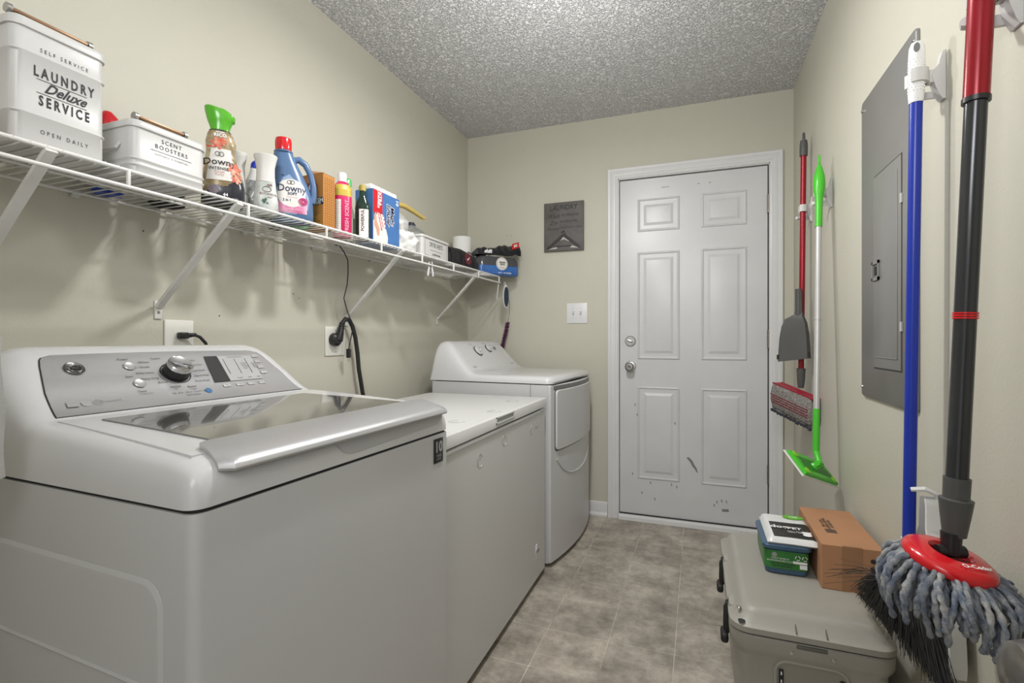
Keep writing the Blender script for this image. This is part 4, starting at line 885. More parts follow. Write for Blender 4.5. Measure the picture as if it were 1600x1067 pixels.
g = G(); g.loft([[(x, .0155*math.cos(a), -.075+.062*math.sin(a)) for a in [2*math.pi*k/28 for k in range(28)]] for x in (.014, .020)]); g.build('bristle_bed', mat('navy_bristle', (.02, .03, .06, 1), .8), t)
g = G()
for i in range(16):
    for j in range(-2, 3):
        z = -.13+i*.007
        if abs(j)*.006 < .0155*math.sqrt(max(0, 1-((z+.075)/.062)**2)): g.cyl((.019, j*.0058, z), (.027, j*.0062, z), .002, .0014, 5)
g.build('bristles', mat('slate_bristle', (.10, .15, .20, 1), .7, var=.3), t, kind='stuff')
g = G(); g.tube([(.004, 0, -.004), (.004, .002, .010), (-.004, 0, .020), (-.010, 0, .012), (-.004, 0, -.002)], .0015, 6); g.build('cord_loop', WHITEINK, t)
t = thing('hanging_strap', 'thin white strap hanging from the shelf end beside the oval brush', 'strap', (-1.163, 2.885, 1.440))
g = G(); g.box((-.002, -.006, -.100), (.002, .006, .016), .002).xf(lambda v: (v.x-.25*(.0-v.z)*.5, v.y, v.z)); g.build('band', mat('matte_white', (.68, .67, .64, 1)), t)
t = thing('coil_brush', 'purple duster brush on a thin wire hanging behind the dryer', 'brush', (0, 0, 0))
P = [Vector(p) for p in ((-1.145, 2.945, 1.44), (-1.135, 2.96, 1.40), (-1.128, 2.98, 1.33), (-1.135, 3.0, 1.26), (-1.150, 3.01, 1.20))]
G().tube(P, .0012, 6).build('wire', BLACK, t)
P2 = [Vector((-1.150, 3.01, 1.20)), Vector((-1.165, 3.02, 1.15)), Vector((-1.180, 3.02, 1.09)), Vector((-1.195, 3.02, 1.03)), Vector((-1.205, 3.02, 1.00))]
g = G()
for i in range(40):
    u = i/39*3.999; k = int(u); p = P2[k].lerp(P2[k+1], u-k)
    for j in range(8):
        a = 2*math.pi*(j+.37*i)/8; q = p+Vector((math.cos(a)*.015, math.sin(a)*.015, random.uniform(-.004, .004))); g.tube([p, q], .0016, 4)
g.tube(P2, .006, 8); g.build('bristles', mat('purple_bristle', (.11, .02, .085, 1), .75, var=.2), t, kind='stuff')
# ================================================================== WALL SOCKETS AND CORDS
def outlet(y, z, w, h, label, recept):
    t = thing('wall_outlet', label, 'outlet', (XL, y, z))
    G().box((.0004, -w/2, -h/2), (.006, w/2, h/2), .003).build('cover_plate', PLATE, t)
    for dzz in recept:
        g = G(); g.prism([(.0055, .017*math.cos(a), dzz+max(-.013, min(.013, .017*math.sin(a)))) for a in [2*math.pi*k/28 for k in range(28)]], (.0025, 0, 0)); g.build('receptacle', PLATE, t)
    for s in (-1, 1): G().lathe([(0, .0055), (.0028, .0055), (.002, .0075), (0, .0075)], (0, 0, s*h*.37 if len(recept) < 2 else 0), 'x', 10).build('screw', NICKEL, t)
    return t
outlet(1.062, 1.092, .090, .118, 'cream wall outlet holding the washer plug, above the washer console', (.012, -.03))
outlet(1.755, 1.085, .125, .125, 'wide cream wall outlet with the round black dryer plug', ())
t = thing('washer_power_cord', 'short black plug and cord behind the washer console', 'power cord', (XL, 1.062, 1.104))
G().box((.008, -.012, -.010), (.030, .014, .010), .004).build('plug', BLACK, t)
g = G(); g.tube([(.022, .010, 0), (.028, .028, .003), (.032, .045, -.004), (.034, .062, -.022), (.034, .075, -.05), (.03, .08, -.10), (.03, .08, -.30)], .0048, 10); g.build('cord', RUBBER, t)
g = G()
for k in range(4): g.cyl((.0235+.0015*k, .013+.006*k, .0005+.0007*k), (.0240+.0015*k, .016+.006*k, .0007+.0007*k), .0075-.0006*k, n=12)
g.build('strain_relief', BLACK, t)
t = thing('dryer_power_cord', 'thick black cord with large round plug curving down behind the freezer', 'power cord', (XL, 0, 0))
g = G(); g.lathe([(0, .0065), (.027, .0065), (.029, .012), (.028, .030), (.020, .038), (0, .040)], (0, 1.738, 1.092), 'x', 28); g.tube([(.026, 1.744, 1.090), (.030, 1.752, 1.115), (.030, 1.762, 1.145)], 0, 12, True, [.022, .017, .012]); g.build('plug', BLACK, t)
g = G()
for k in range(4): g.cyl((.030, 1.757+.003*k, 1.128+.010*k), (.030, 1.758+.003*k, 1.133+.010*k), .0145-.0008*k, n=14)
g.build('strain_relief', BLACK, t)
g = G(); g.tube([(.030, 1.760, 1.140), (.032, 1.768, 1.165), (.034, 1.785, 1.182), (.035, 1.808, 1.178), (.035, 1.83, 1.15), (.035, 1.85, 1.10), (.035, 1.865, 1.03), (.034, 1.875, .96), (.034, 1.895, .88), (.034, 1.915, .80), (.034, 1.93, .6)], .0095, 12); g.build('cord', RUBBER, t)
t = thing('thin_cord', 'thin black cord dangling from the shelf with a small two-prong plug', 'cord', (XL, 0, 0))
g = G(); P = [(.10, 1.63, 1.475), (.11, 1.655, 1.472), (.095, 1.70, 1.455), (.07, 1.755, 1.43), (.055, 1.775, 1.38), (.05, 1.775, 1.33), (.045, 1.760, 1.27), (.05, 1.773, 1.22), (.056, 1.79, 1.18), (.056, 1.805, 1.14), (.052, 1.795, 1.09), (.05, 1.785, 1.05)]
g.tube(P, .0024, 8); g.build('cord', RUBBER, t)
G().box((.042, 1.776, 1.012), (.058, 1.794, 1.052), .004).build('plug', BLACK, t)
for s in (-1, 1): G().box((.0495, 1.785+s*.005-.001, .995), (.0505+.001, 1.785+s*.005+.001, 1.013)).build('prong', NICKEL, t)
# paper at the left frame edge
t = thing('white_towel', 'white towel edge hanging at the extreme left beside the washer', 'towel', (-1.0, .30, 1.097))
g = G(); rows = []
for j in range(13):
    z = -.215*j/12; rows.append([(.004*math.sin(i*.9+j*.3), .146*i/12-.002*math.sin(j*.8)*(i/12), z+(-.012*math.sin(i/12*3.1) if j == 12 else 0)) for i in range(13)])
vs = [[g.bm.verts.new(p) for p in r] for r in rows]
for j in range(12):
    for i in range(12): g.bm.faces.new((vs[j][i], vs[j][i+1], vs[j+1][i+1], vs[j+1][i]))
bmesh.ops.solidify(g.bm, geom=list(g.bm.faces), thickness=.006); g.build('cloth', CLOTHW, t)
g = G(); g.tube([(0, .06, -.002), (-.10, .06, .20), (-.158, .06, .325)], .0015, 6); g.build('hanging_cord', WHITEINK, t)
# screw holes and dents in the walls
for i, (y, z) in enumerate(((1.20, 1.17), (.96, 1.40), (1.52, 1.27), (1.55, 1.255))): tag(G().lathe([(0, -.001), (.0025, -.001), (.0022, .0006), (0, .0003)], (XL, y, z), 'x', 10).build('nail_hole', INK), 'small dark nail hole in the left wall under the shelf', 'nail hole', 'nail holes in the left wall')
for x in (-1.187, -1.159): tag(G().lathe([(0, .001), (.003, .001), (.0026, -.0006), (0, -.0003)], (x, D, 1.778), 'y', 10).build('nail_hole', INK), 'small dark nail hole in the far wall above the tissue package', 'nail hole', 'nail holes in the far wall')

# ================================================================== SIGN AND SWITCH
SG = thing('laundry_sign', 'square grey wooden Laundry sign with clothes hanger picture on the far wall', 'sign', (-.795, D, 1.807))
G().box((-.128, -.022, -.154), (.128, -.0005, .154), .002).build('board', mat('grey_wood', (.135, .125, .12, 1), .6, bump=.2, bscale=80, var=.25, vscale=14), SG)
UX = (1, 0, 0); y = -.0226
lettering([('LAUNDRY', (0, y, .118), UX, FV, .046, dict(sx=.85)), ('Wash', (-.068, y, .066), UX, FV, .040, dict(shear=.6, sx=.8)), ('45 MINUTES', (.045, y, .070), UX, FV, .021, {}), ('Dry', (-.068, y, .024), UX, FV, .040, dict(shear=.6, sx=.8)), ('60 MINUTES', (.035, y, .030), UX, FV, .021, {}), ('Put away', (-.070, y, -.012), UX, FV, .026, dict(shear=.6, sx=.8)), ('7-10 BUSINESS DAYS', (.050, y, -.008), UX, FV, .0155, {})], INK, SG)
g = G()
P = [(.0, y-.003, -.055), (.012, y-.003, -.045), (.004, y-.003, -.03), (-.012, y-.003, -.04)]
g.tube(P, .0028, 8); g.prism([(-.005, y-.004, -.048), (.008, y-.004, -.048), (.105, y-.004, -.128), (.11, y-.004, -.14), (.098, y-.004, -.14), (.0, y-.004, -.066), (-.095, y-.004, -.14), (-.11, y-.004, -.14), (-.105, y-.004, -.128)], (0, .004, 0)); g.build('hanger', mat('dark_wood', (.035, .033, .032, 1), .5), SG)
g = G(); g.box((-.06, y-.002, -.128), (.055, y, -.122)); g.build('hanger_bar', mat('dark_wood', (.035, .033, .032, 1), .5), SG)
for P in ([(-.10, -.142), (-.045, -.128), (-.04, -.14)], [(.10, -.142), (.05, -.12), (.045, -.136)], [(-.02, -.09), (.004, -.058), (.04, -.10), (.004, -.082)]):
    g = G(); g.prism([(a, y-.0008, b) for a, b in P], (0, .0008, 0)); g.build('pale_shape', mat('pale_paint', (.5, .48, .45, 1), .5), SG)  # pale shapes belonging to the hanger picture
SW = thing('light_switch', 'white double light switch plate on the far wall left of the door', 'light switch', (-.712, D, 1.257))
G().box((-.066, -.006, -.064), (.066, -.0004, .064), .003).build('cover_plate', PLATEW, SW)
for x in (-.024, .024):
    g = G(); g.box((x-.007, -.0068, -.014), (x+.007, -.004, .014), .001); s = g.build('switch_slot', mat('slot_grey', (.5, .5, .5, 1), .4), SW)
    g = G(); g.prism([(x-.0045, -.006, -.006), (x-.0045, -.014, .002), (x-.0045, -.016, .009), (x-.0045, -.006, .009)], (.009, 0, 0)); g.build('toggle', PLATEW, SW)
    for q in (-1, 1): G().lathe([(0, -.0055), (.003, -.0055), (.002, -.0072), (0, -.0072)], (x, 0, q*.030), 'y', 10).build('screw', NICKEL, SW)

# ================================================================== ELECTRICAL PANEL
EP = thing('electrical_panel', 'grey metal breaker panel set on the right wall', 'electrical panel', (XR, 0, 0))
pc = rrect(1.437, 1.856, .918, 1.832, .012, 4); g = G(); g.loft([[(x, q[0], q[1]) for q in pc] for x in (-.0005, -.006)]+[[(-.008, 1.6465+(q[0]-1.6465)*.993, 1.375+(q[1]-1.375)*.9965) for q in pc]]); g.build('cover', GREYMETAL, EP, sharp=50)
G().box((-.0083, 1.522, 1.008), (-.0076, 1.736, 1.566)).build('door_gap', mat('dark_grey_gap', (.04, .04, .04, 1), .6), EP)
dr = G().box((-.0105, 1.526, 1.012), (-.0078, 1.735, 1.562), .0012).build('door', GREYMETAL, EP)
g = G()
for a, b in (((1.545, 1.040), (1.548, 1.53)), ((1.545, 1.040), (1.715, 1.043)),): g.box((-.0125, a[0], a[1]), (-.0100, b[0], b[1]), .001)
g.build('embossed_ridge', GREYMETAL, dr)
g = G(); rectline(g, (-.0108, 1.710, 1.290), (0, -1, 0), FV, .058, .056, .009); g.xf(lambda v: (v.x-(.003 if v.x < -.0109 else 0), v.y, v.z)); lt = g.build('latch', GREYMETAL, dr)
G().box((-.0125, 1.700, 1.278), (-.0106, 1.720, 1.302)).build('latch_slot', DARKGAP, lt)
for z in (1.45, 1.125): G().box((-.0125, 1.519, z-.012), (-.0085, 1.526, z+.012)).build('hinge_tab', mat('bright_tab', (.6, .6, .6, 1), .35), dr)
for z in (1.805, .945):
    for yy in (1.845, 1.45): G().lathe([(0, -.0082), (.0055, -.0082), (.004, -.0115), (0, -.012)], (0, yy, z), 'x', 14).build('screw', NICKEL, EP)

# ================================================================== CLAMPS
def clamp(y, z, px, py, r, label, s=1.):
    """ white wall clamp: plate on the wall, gripping arm around the pole, spare hook below; px = pole distance from the wall """
    t = thing('pole_clamp', label, 'clamp', (XR, y, z))
    g = G(); h = .052*s
    prof = [(-.0005, -h), (-.0005, h), (-.005, h*.95), (-.009, h*.5), (-.020, h*.25), (-.024, -.0), (-.018, -h*.45), (-.010, -h*.85), (-.005, -h)]
    g.loft([[(a, w_, b) for a, b in prof] for w_ in (-.011*s, .011*s)]); g.build('back_plate', CLAMP, t, sharp=50)
    g = G(); hz = .014*s; R0 = r+.0012; R1 = r+.0075
    outer = []; inner = []
    for k in range(21):
        a = R(-130+260*k/20); outer.append((math.cos(a), math.sin(a)))
    ring = [(-px+R1*c, py+R1*q) for c, q in outer]+[(-px+R0*c, py+R0*q) for c, q in outer[::-1]]
    bot = [(x, yy, -hz) for x, yy in ring]; topr = [(x, yy, hz) for x, yy in ring]
    n = 21
    V0 = [g.bm.verts.new(p) for p in bot]; V1 = [g.bm.verts.new(p) for p in topr]; N2 = len(V0)
    for i in range(N2): g.bm.faces.new((V0[i], V0[(i+1) % N2], V1[(i+1) % N2], V1[i]))
    for i in range(n-1):
        for V in (V0, V1): g.bm.faces.new((V[i], V[i+1], V[N2-2-i], V[N2-1-i]))
    g.box((-px+R0, -.0095*s, -hz), (-.012, .0095*s, hz), .002); g.build('grip_arm', CLAMP, t, sharp=50)
    g = G(); g.box((-.046*s, .012*s, -.040*s), (-.006, .019*s, -.024*s), .002); g.tube([(-.040*s, .016*s, -.032*s), (-.052*s, .012*s, -.032*s), (-.056*s, .0, -.032*s)], .006*s, 8); g.build('spare_hook', CLAMP, t)
    return t

# ================================================================== MOPS AND BROOM
def pole(g_r, p0, p1, m, parent, name='pole', n=20, r1=None):
    g = G(); g.cyl(p0, p1, g_r, r1 or g_r, n); return g.build(name, m, parent)
def lerp(a, b, t): return Vector(a)+(Vector(b)-Vector(a))*t
# string mop nearest
SMo = thing('string_mop', 'grey string mop with red round head, black and red pole, nearest the camera', 'mop', (0, 0, 0))
A = Vector((.440, 1.040, 1.70)); B = Vector((.402, 1.040, .752))
zat = lambda z: lerp(A, B, (A.z-z)/(A.z-B.z))
pole(.0175, zat(1.70), zat(1.485), DRED, SMo, 'red_grip'); pole(.019, zat(1.492), zat(1.484), BLACK, SMo, 'grip_ring'); pole(.0152, zat(1.486), zat(.82), BLKPOLE, SMo)
g = G()
for k in (-.004, .0, .004): g.cyl(zat(1.132+k-.0014), zat(1.132+k+.0014), .0172, n=24)
g.build('red_band', RED, SMo)
g = G(); g.tube([zat(.862), zat(.828), zat(.826), zat(.80), zat(.765)], 0, 24, True, [.0185, .018, .0235, .0205, .016]); g.build('socket', GREYP, SMo)
HC = Vector((.396, 1.036, .735)); cr_ = Vector((.937, .349, 0)); cf_ = Vector((-.349, .937, 0))
tl = Matrix.Rotation(R(12), 3, cr_) @ Matrix.Rotation(R(9), 3, cf_)
HM = tl.to_4x4()
g = G(); prof = [(.027, -.002), (.031, .004), (.052, .001), (.062, -.005), (.065, -.012), (.063, -.018), (.045, -.017), (.027, -.012)]
g.lathe(prof+[prof[0]], n=44, cap=False); g.xf(lambda v: HC+tl @ v); hd = g.build('head_plate', RED, SMo, sharp=50)
g = G(); g.lathe([(0, -.014), (.028, -.014), (.028, -.008), (0, -.008)], n=28); g.xf(lambda v: HC+tl @ v); g.build('head_centre', mat('dark_red_recess', (.12, .005, .008, 1), .4), hd)
g = G(); g.cyl(HC+Vector((-.02, -.004, .004)), HC+Vector((.02, .004, .004)), .010, n=16); g.cyl(HC+Vector((0, 0, .0)), HC+Vector((.002, .002, .035)), .013, .015, n=16); g.build('pivot', BLACK, SMo)
def cur(v): return HC+tl @ v
lettering([('O-Cedar', (0, 0, 0), (1, 0, 0), (0, 1, 0), .0135, dict(bold=.025, shear=.2))], WHITEINK, SMo, f=lambda v: HC+tl @ (Matrix.Rotation(math.atan2(.349, .937), 3, 'Z') @ Vector((v.x+.004, v.y-.042, .0060))))
YARN = []
for i, (c1, c2) in enumerate((((.26, .27, .28, 1), (.07, .09, .14, 1)), ((.12, .15, .21, 1), (.36, .36, .35, 1)), ((.40, .39, .37, 1), (.13, .16, .22, 1)))):
    YARN.append(mat('yarn_%s' % ('grey', 'blue', 'pale')[i], c1, .9, bump=.8, bscale=350, var=1, vscale=55, col2=c2))
rs = random.Random(5); NS_ = 150
for k in range(NS_):
    a = 2*math.pi*k/NS_*1.0+rs.uniform(-.05, .05); ring = k % 3
    r0 = .054-.014*ring; L = rs.uniform(.072, .106)-.006*ring; spread = (.022+.020*rs.random())*(1.0-.3*ring)
    base = Vector((r0*math.cos(a), r0*math.sin(a), -.017)); P = []; RR = []
    ph = rs.uniform(0, 6.28); wob = rs.uniform(.002, .006); n = 34
    for i in range(n+1):
        t = i/n; out = r0+spread*math.sin(min(1, t*1.25)*math.pi/2)+.010*math.sin(t*3.14)
        p = HC+tl @ Vector((r0*math.cos(a), r0*math.sin(a), -.014))
        dr_ = Vector((math.cos(a), math.sin(a), 0))
        p = p+dr_*(out-r0)+Vector((wob*math.sin(5*t+ph), wob*math.cos(4*t+ph), -L*(t**1.25)*(1+.1*math.sin(ph))))
        if p.x > .482: p.x = .482-.002*math.sin(7*t+ph)
        P.append(p); RR.append(.0044*(1+.08*math.sin(i*1.4+ph))*(1 if i < n else .5))
    rg = []
    for i, p in enumerate(P):
        tt_ = (P[min(i+1, n)]-P[max(i-1, 0)]).normalized(); uu = tt_.cross(Vector((-math.sin(a), math.cos(a), .01))).normalized(); vv = uu.cross(tt_)
        rg.append([p+(uu*math.cos(w)+vv*math.sin(w))*RR[i]*(1+.24*math.cos(2*w-.95*i+ph)) for w in [2*math.pi*q/10 for q in range(10)]])
    g = G(); g.loft(rg); g.build('strand', YARN[rs.randrange(3)], SMo, sharp=180)
clamp(1.052, 1.668, .051, -.012, .0175, 'white wall clamp holding the red grip of the string mop', 1.25)
# push broom with blue pole, white dustpan
BR = thing('broom', 'angled broom with blue pole, white grip and black bristles', 'broom', (0, 0, 0))
A = Vector((.441, 1.305, 1.735)); B = Vector((.430, 1.318, .60)); zat = lambda z: lerp(A, B, (A.z-z)/(A.z-B.z))
pole(.0118, zat(1.655), zat(.60), BLUEP, BR)
g = G(); rings = []
for z, a, b in ((1.60, .0125, .0125), (1.615, .0140, .0140), (1.70, .0145, .0145), (1.718, .0135, .0138), (1.728, .010, .010), (1.731, .004, .004)): rings.append([zat(z)+Vector(p) for p in superring(0, a, b, 2.2, n=24)])
g.loft(rings); gr = g.build('grip', WHITEINK, BR)
g = G(); cd = Vector((-.33, -.944, 0)); cu_ = Vector((.944, -.33, 0))
g.prism([zat(1.713)+cd*.0135+cu_*(.0055*math.cos(q))+Vector((0, 0, .010*math.sin(q))) for q in [2*math.pi*k/20 for k in range(20)]], cd*.0016); g.build('grip_hole', mat('hole_shadow', (.18, .18, .17, 1), .7), gr)
g = G()
for i in range(11):
    for j in range(14):
        a = 2*math.pi*j/14+(.22 if i % 2 else 0); p = zat(1.625+i*.0065); g.box((-.0011, -.0011, -.0013), (.0011, .0011, .0013), M=Matrix.Translation(p+Vector((.0142*math.cos(a), .0142*math.sin(a), 0))))
g.build('grip_texture', WHITEINK, gr, kind='stuff')
g = G(); hx = Vector((.425, 1.34, .585)); e0 = Vector((.432, 1.255, .590)); e1 = Vector((.415, 1.41, .565))
g.loft([[p+Vector(q) for q in ((-.014, 0, -.012), (.014, 0, -.012), (.012, 0, .012), (-.012, 0, .012))] for p in (e0, hx, e1)]); g.cyl(zat(.59), zat(.66), .017, .014, 16); g.build('head_block', mat('matte_white', (.68, .67, .64, 1)), BR)
rs = random.Random(9); g = G()
for i in range(1500):
    u = rs.random(); s = rs.uniform(-1, 1); p0 = e0.lerp(e1, u)+Vector((.011*s, 0, -.010))
    foot = Vector((.444, 1.165, .425)).lerp(Vector((.386, 1.490, .458)), u+.04*rs.gauss(0, 1))+Vector((.012*s+.004*rs.gauss(0, 1), .006*rs.gauss(0, 1), .010*rs.gauss(0, 1)+.028*math.sin(u*3.14)*0))
    if rs.random() < .2: foot = p0.lerp(foot, rs.uniform(.8, 1.0))
    foot.x = min(foot.x, .47); mid = p0.lerp(foot, .5)+Vector((.003*rs.gauss(0, 1), -.004+.006*rs.gauss(0, 1), .0))
    a, b, c = p0, mid, foot; w_ = .0008
    # three-sided thin hair
    g.tube([a, b, c], 0, 3, False, [w_, w_, w_*.6])
g.build('bristles', mat('black_bristle', (.022, .022, .022, 1), .5, var=.3), BR, kind='stuff', fixn=False, smooth=False)
g = G()
for i in range(11):
    q0 = Vector((.405, 1.40, .53+.004*i*.5)); q1 = q0+Vector((-.06-.05*rs.random(), .03+.07*rs.random(), -.035+.03*rs.gauss(0, 1)*.6)); m1 = q0.lerp(q1, .5)+Vector((0, 0, .012*rs.random()))
    q1.z = max(q1.z, .425); g.tube([q0, m1, q1], 0, 4, True, [.0006, .0006, .0004])
g.build('stray_bristles', mat('black_bristle', (.022, .022, .022, 1), .5), BR, kind='stuff')
clamp(1.318, 1.655, .052, -.009, .0150, 'white wall clamp holding the white grip of the blue broom', 1.0)
DP = thing('dustpan', 'white dustpan hanging against the wall behind the broom', 'dustpan', (0, 0, 0))
prof = [(.755, 1.293, 1.320), (.74, 1.288, 1.322), (.69, 1.288, 1.325), (.64, 1.262, 1.36), (.60, 1.215, 1.415), (.55, 1.19, 1.45), (.47, 1.182, 1.46), (.445, 1.185, 1.455)]
g = G(); g.loft([[(.478, a, z), (.452, a, z), (.450, a+.003, z), (.472, a+.006, z), (.472, b-.006, z), (.450, b-.003, z), (.452, b, z), (.478, b, z)] for z, a, b in prof]); g.build('pan', mat('white_pan', (.72, .72, .71, 1), .35, var=.03), DP, sharp=50)
g = G(); g.tube([(.430, 1.305, .770), (.452, 1.298, .775), (.474, 1.300, .765), (.474, 1.305, .74)], .005, 8); g.build('clip_hook', mat('white_pan', (.72, .72, .71, 1)), DP)
# flat sweeper
SW2 = thing('flat_sweeper', 'green and silver flat floor sweeper hanging on the right wall', 'mop', (0, 0, 0))
A = Vector((.442, 2.225, 1.79)); B = Vector((.398, 2.058, .655)); zat = lambda z: lerp(A, B, (A.z-z)/(A.z-B.z))
g = G(); zz = [(1.52, .0125), (1.60, .0128), (1.635, .0135), (1.66, .0185), (1.69, .021), (1.72, .019), (1.75, .012), (1.765, .007)]
g.tube([zat(z) for z, r in zz], 0, 18, True, [r for z, r in zz]); g.tube([zat(1.765)+Vector((0, .008*math.sin(q), .02-.02*math.cos(q))) for q in [2*math.pi*k/14 for k in range(15)]], .0032, 8); g.build('grip', GREENP, SW2)
pole(.0105, zat(1.52), zat(.84), ALU, SW2); pole(.0122, zat(1.17), zat(1.165), ALU, SW2, 'pole_joint'); pole(.0115, zat(.84), zat(.69), GREENP, SW2, 'lower_socket')
P3, P2_, P1 = Vector((.470, 2.096, .564)), Vector((.333, 1.902, .640)), Vector((.318, 2.000, .688))
u = (P3-P2_); v = (P1-P2_); v = v-u*(v.dot(u)/u.dot(u)); nn = u.cross(v).normalized(); nn = nn if nn.z > 0 else -nn
def padp(a, b, h=0): return P2_+u*a+v*b+nn*h
g = G(); g.loft([[padp(a, b, h) for a, b in ((-.04, -.05), (1.04, -.05), (1.04, 1.05), (-.04, 1.05))] for h in (-.004, 0)]); g.build('white_pad', PAPER, SW2)
g = G(); g.loft([[padp(a, b, h) for a, b in ((.0+o, .0+o*2), (1-o, .0+o*2), (1-o, 1-o*2), (.0+o, 1-o*2))] for h, o in ((.0005, 0), (.008, .0), (.012, .02))]); g.build('head', GREENP, SW2)
g = G(); g.loft([[padp(a, b, h) for a, b in ((.08, .22), (.92, .22), (.85, .78), (.15, .78))] for h in (.0122, .0128)]); g.build('head_inset', mat('dark_lime', (.025, .19, .02, 1), .4), SW2)
for a, b in ((.1, .15), (.9, .15), (.1, .85), (.9, .85)):
    g = G(); g.cyl(padp(a, b, .010), padp(a, b, .0145), .012, n=14); g.build('cloth_gripper', mat('yellow_green', (.30, .62, .03, 1), .4), SW2)
g = G(); c0 = padp(.5, .5, .012); g.tube([c0, c0+nn*.02, zat(.69)], 0, 12, True, [.018, .011, .0105]); g.cyl(c0+nn*.018-u.normalized()*.016, c0+nn*.018+u.normalized()*.016, .010, n=12); g.build('pivot', GREENP, SW2)
clamp(2.262, 1.668, .052, -.034, .0150, 'white wall clamp holding the green grip of the flat sweeper', 1.15)
# flip mop with dustpan clipped on
FM = thing('flip_mop', 'dark red pole mop with grey chenille head hanging beside the door', 'mop', (0, 0, 0))
A = Vector((.455, 2.60, 2.05)); B = Vector((.443, 2.60, .89)); zat = lambda z: lerp(A, B, (A.z-z)/(A.z-B.z))
pole(.0120, zat(1.965), zat(.92), DRED, FM)
g = G(); g.tube([zat(z) for z in (1.93, 1.955, 1.98, 2.0)], 0, 18, True, [.0165, .017, .0165, .014]); g.tube([zat(2.0)+Vector((0, .012*math.cos(q), .034*math.sin(q))) for q in [math.pi*k/12 for k in range(13)]], .0045, 8); g.build('grip', GREYP, FM)
g = G(); g.tube([zat(z) for z in (.96, .90, .87)], 0, 16, True, [.019, .016, .012]); g.build('socket', GREYP, FM)
ps = Vector((.355, 2.66, .0)); pe = Vector((.478, 2.44, -.05)); pu = (pe-ps); puN = pu.normalized(); pn = Vector((puN.y, -puN.x, 0)).normalized()
if pn.y > 0: pn = -pn
def fp(t, h, dd): return ps+pu*t+Vector((0, 0, .888+h-.020*math.sin(3.1*t)*0))+pn*dd
def pad(sgn, m, name):
    g = G(); rings = []
    rnd = random.Random(3)
    for i in range(33):
        t = i/32; ring = []
        for j in range(14):
            a = math.pi*2*j/14; th = .017+.002*rnd.random(); h = -.062+.062*math.sin(a)*(.92+.08*rnd.random()); dd = sgn*(.024+th*.8*math.cos(a))
            e = 1 if 0 < i < 32 else .75
            ring.append(fp(t, -.062+(h+.062)*e, sgn*.024+(dd-sgn*.024)*e))
        rings.append(ring)
    g.loft(rings); return g.build(name, m, FM, sharp=180)
CH = mat('grey_chenille', (.33, .31, .29, 1), .95, bump=1.5, bscale=220, var=1, vscale=130, col2=(.12, .11, .10, 1))
pad(1, CH, 'front_pad'); pad(-1, mat('navy_chenille', (.03, .035, .05, 1), .95, bump=1, bscale=200, var=.5, vscale=100), 'rear_pad')
g = G()
for sgn in (1, -1): g.tube([fp(t/10, -.001, sgn*.022) for t in range(11)], .004, 6)
g.loft([[fp(t, -.005, -.02), fp(t, -.005, .02), fp(t, .000, .02), fp(t, .000, -.02)] for t in (0, 1)]); g.build('head_frame', mat('wine_red', (.30, .01, .03, 1), .4), FM)
g = G()
for r_ in range(4):
    for i in range(26):
        t = .03+i*.037+(.018 if r_ % 2 else 0)
        if t > .97: continue
        c = fp(t, -.050-r_*.011, .0395); g.box((-.0028, -.0016, -.0012), (.0028, .0016, .0012), M=frame(c, puN, (0, 0, 1)))
g.build('red_stripes', mat('wine_thread', (.25, .01, .03, 1), .8), FM, kind='stuff')
g = G(); rnd = random.Random(4)
for i in range(40):
    t = i/39; c = fp(t, -.122, .030); g.tube([c, c+Vector((.003*rnd.gauss(0, 1), .003*rnd.gauss(0, 1), -.010-.005*rnd.random()))], 0, 6, True, [.005, .004])
g.build('fringe', mat('dark_fringe', (.05, .055, .07, 1), .9, var=.4), FM, kind='stuff')
clamp(2.625, 1.690, .043, -.025, .0132, 'white wall clamp holding the dark red mop pole', 1.1)
DS = thing('dustpan', 'dark grey dustpan clipped to the dark red mop pole', 'dustpan', (0, 0, 0))
# face of the pan looks towards the room; plane direction qd
qd = Vector((.93, -.36, 0)); qn = Vector((-.36, -.93, 0)); cc = Vector((.432, 2.575, 0))
prof = [(1.315, .012), (1.30, .014), (1.22, .015), (1.205, .020), (1.185, .038), (1.15, .052), (1.10, .060), (1.04, .064), (1.00, .066), (.99, .067)]
g = G(); rings = []
for z, w_ in prof:
    cz = cc+Vector((0, 0, z))+qn*.012+qd*(-.018 if z < 1.2 else 0); dp = .010 if z > 1.2 else .012+.010*(1.2-z)/.2
    sk = .018 if z < 1.2 else 0
    rings.append([cz-qd*w_+qn*dp*.2, cz-qd*w_*.85+qn*dp, cz+qd*w_*.85+qn*dp+Vector((0, 0, sk)), cz+qd*w_+qn*dp*.2+Vector((0, 0, sk)), cz+qd*w_-qn*.004+Vector((0, 0, sk)), cz-qd*w_-qn*.004])
g.loft(rings); g.build('pan', GREYP, DS, sharp=50)
g = G(); e_ = cc+Vector((0, 0, 1.0))+qn*.025-qd*.018; g.loft([[e_+qd*t+Vector((0, 0, .014*(t+.066)/.13))+o for o in (qn*.004, qn*.004+Vector((0, 0, .022)), qn*-.004+Vector((0, 0, .022)), qn*-.004)] for t in (-.068, .068)]); g.build('lip', BLACK, DS)
G().tube([cc+Vector((0, 0, z))+qn*.012 for z in (1.20, 1.32)], .0145, 16).build('handle', GREYP, DS)

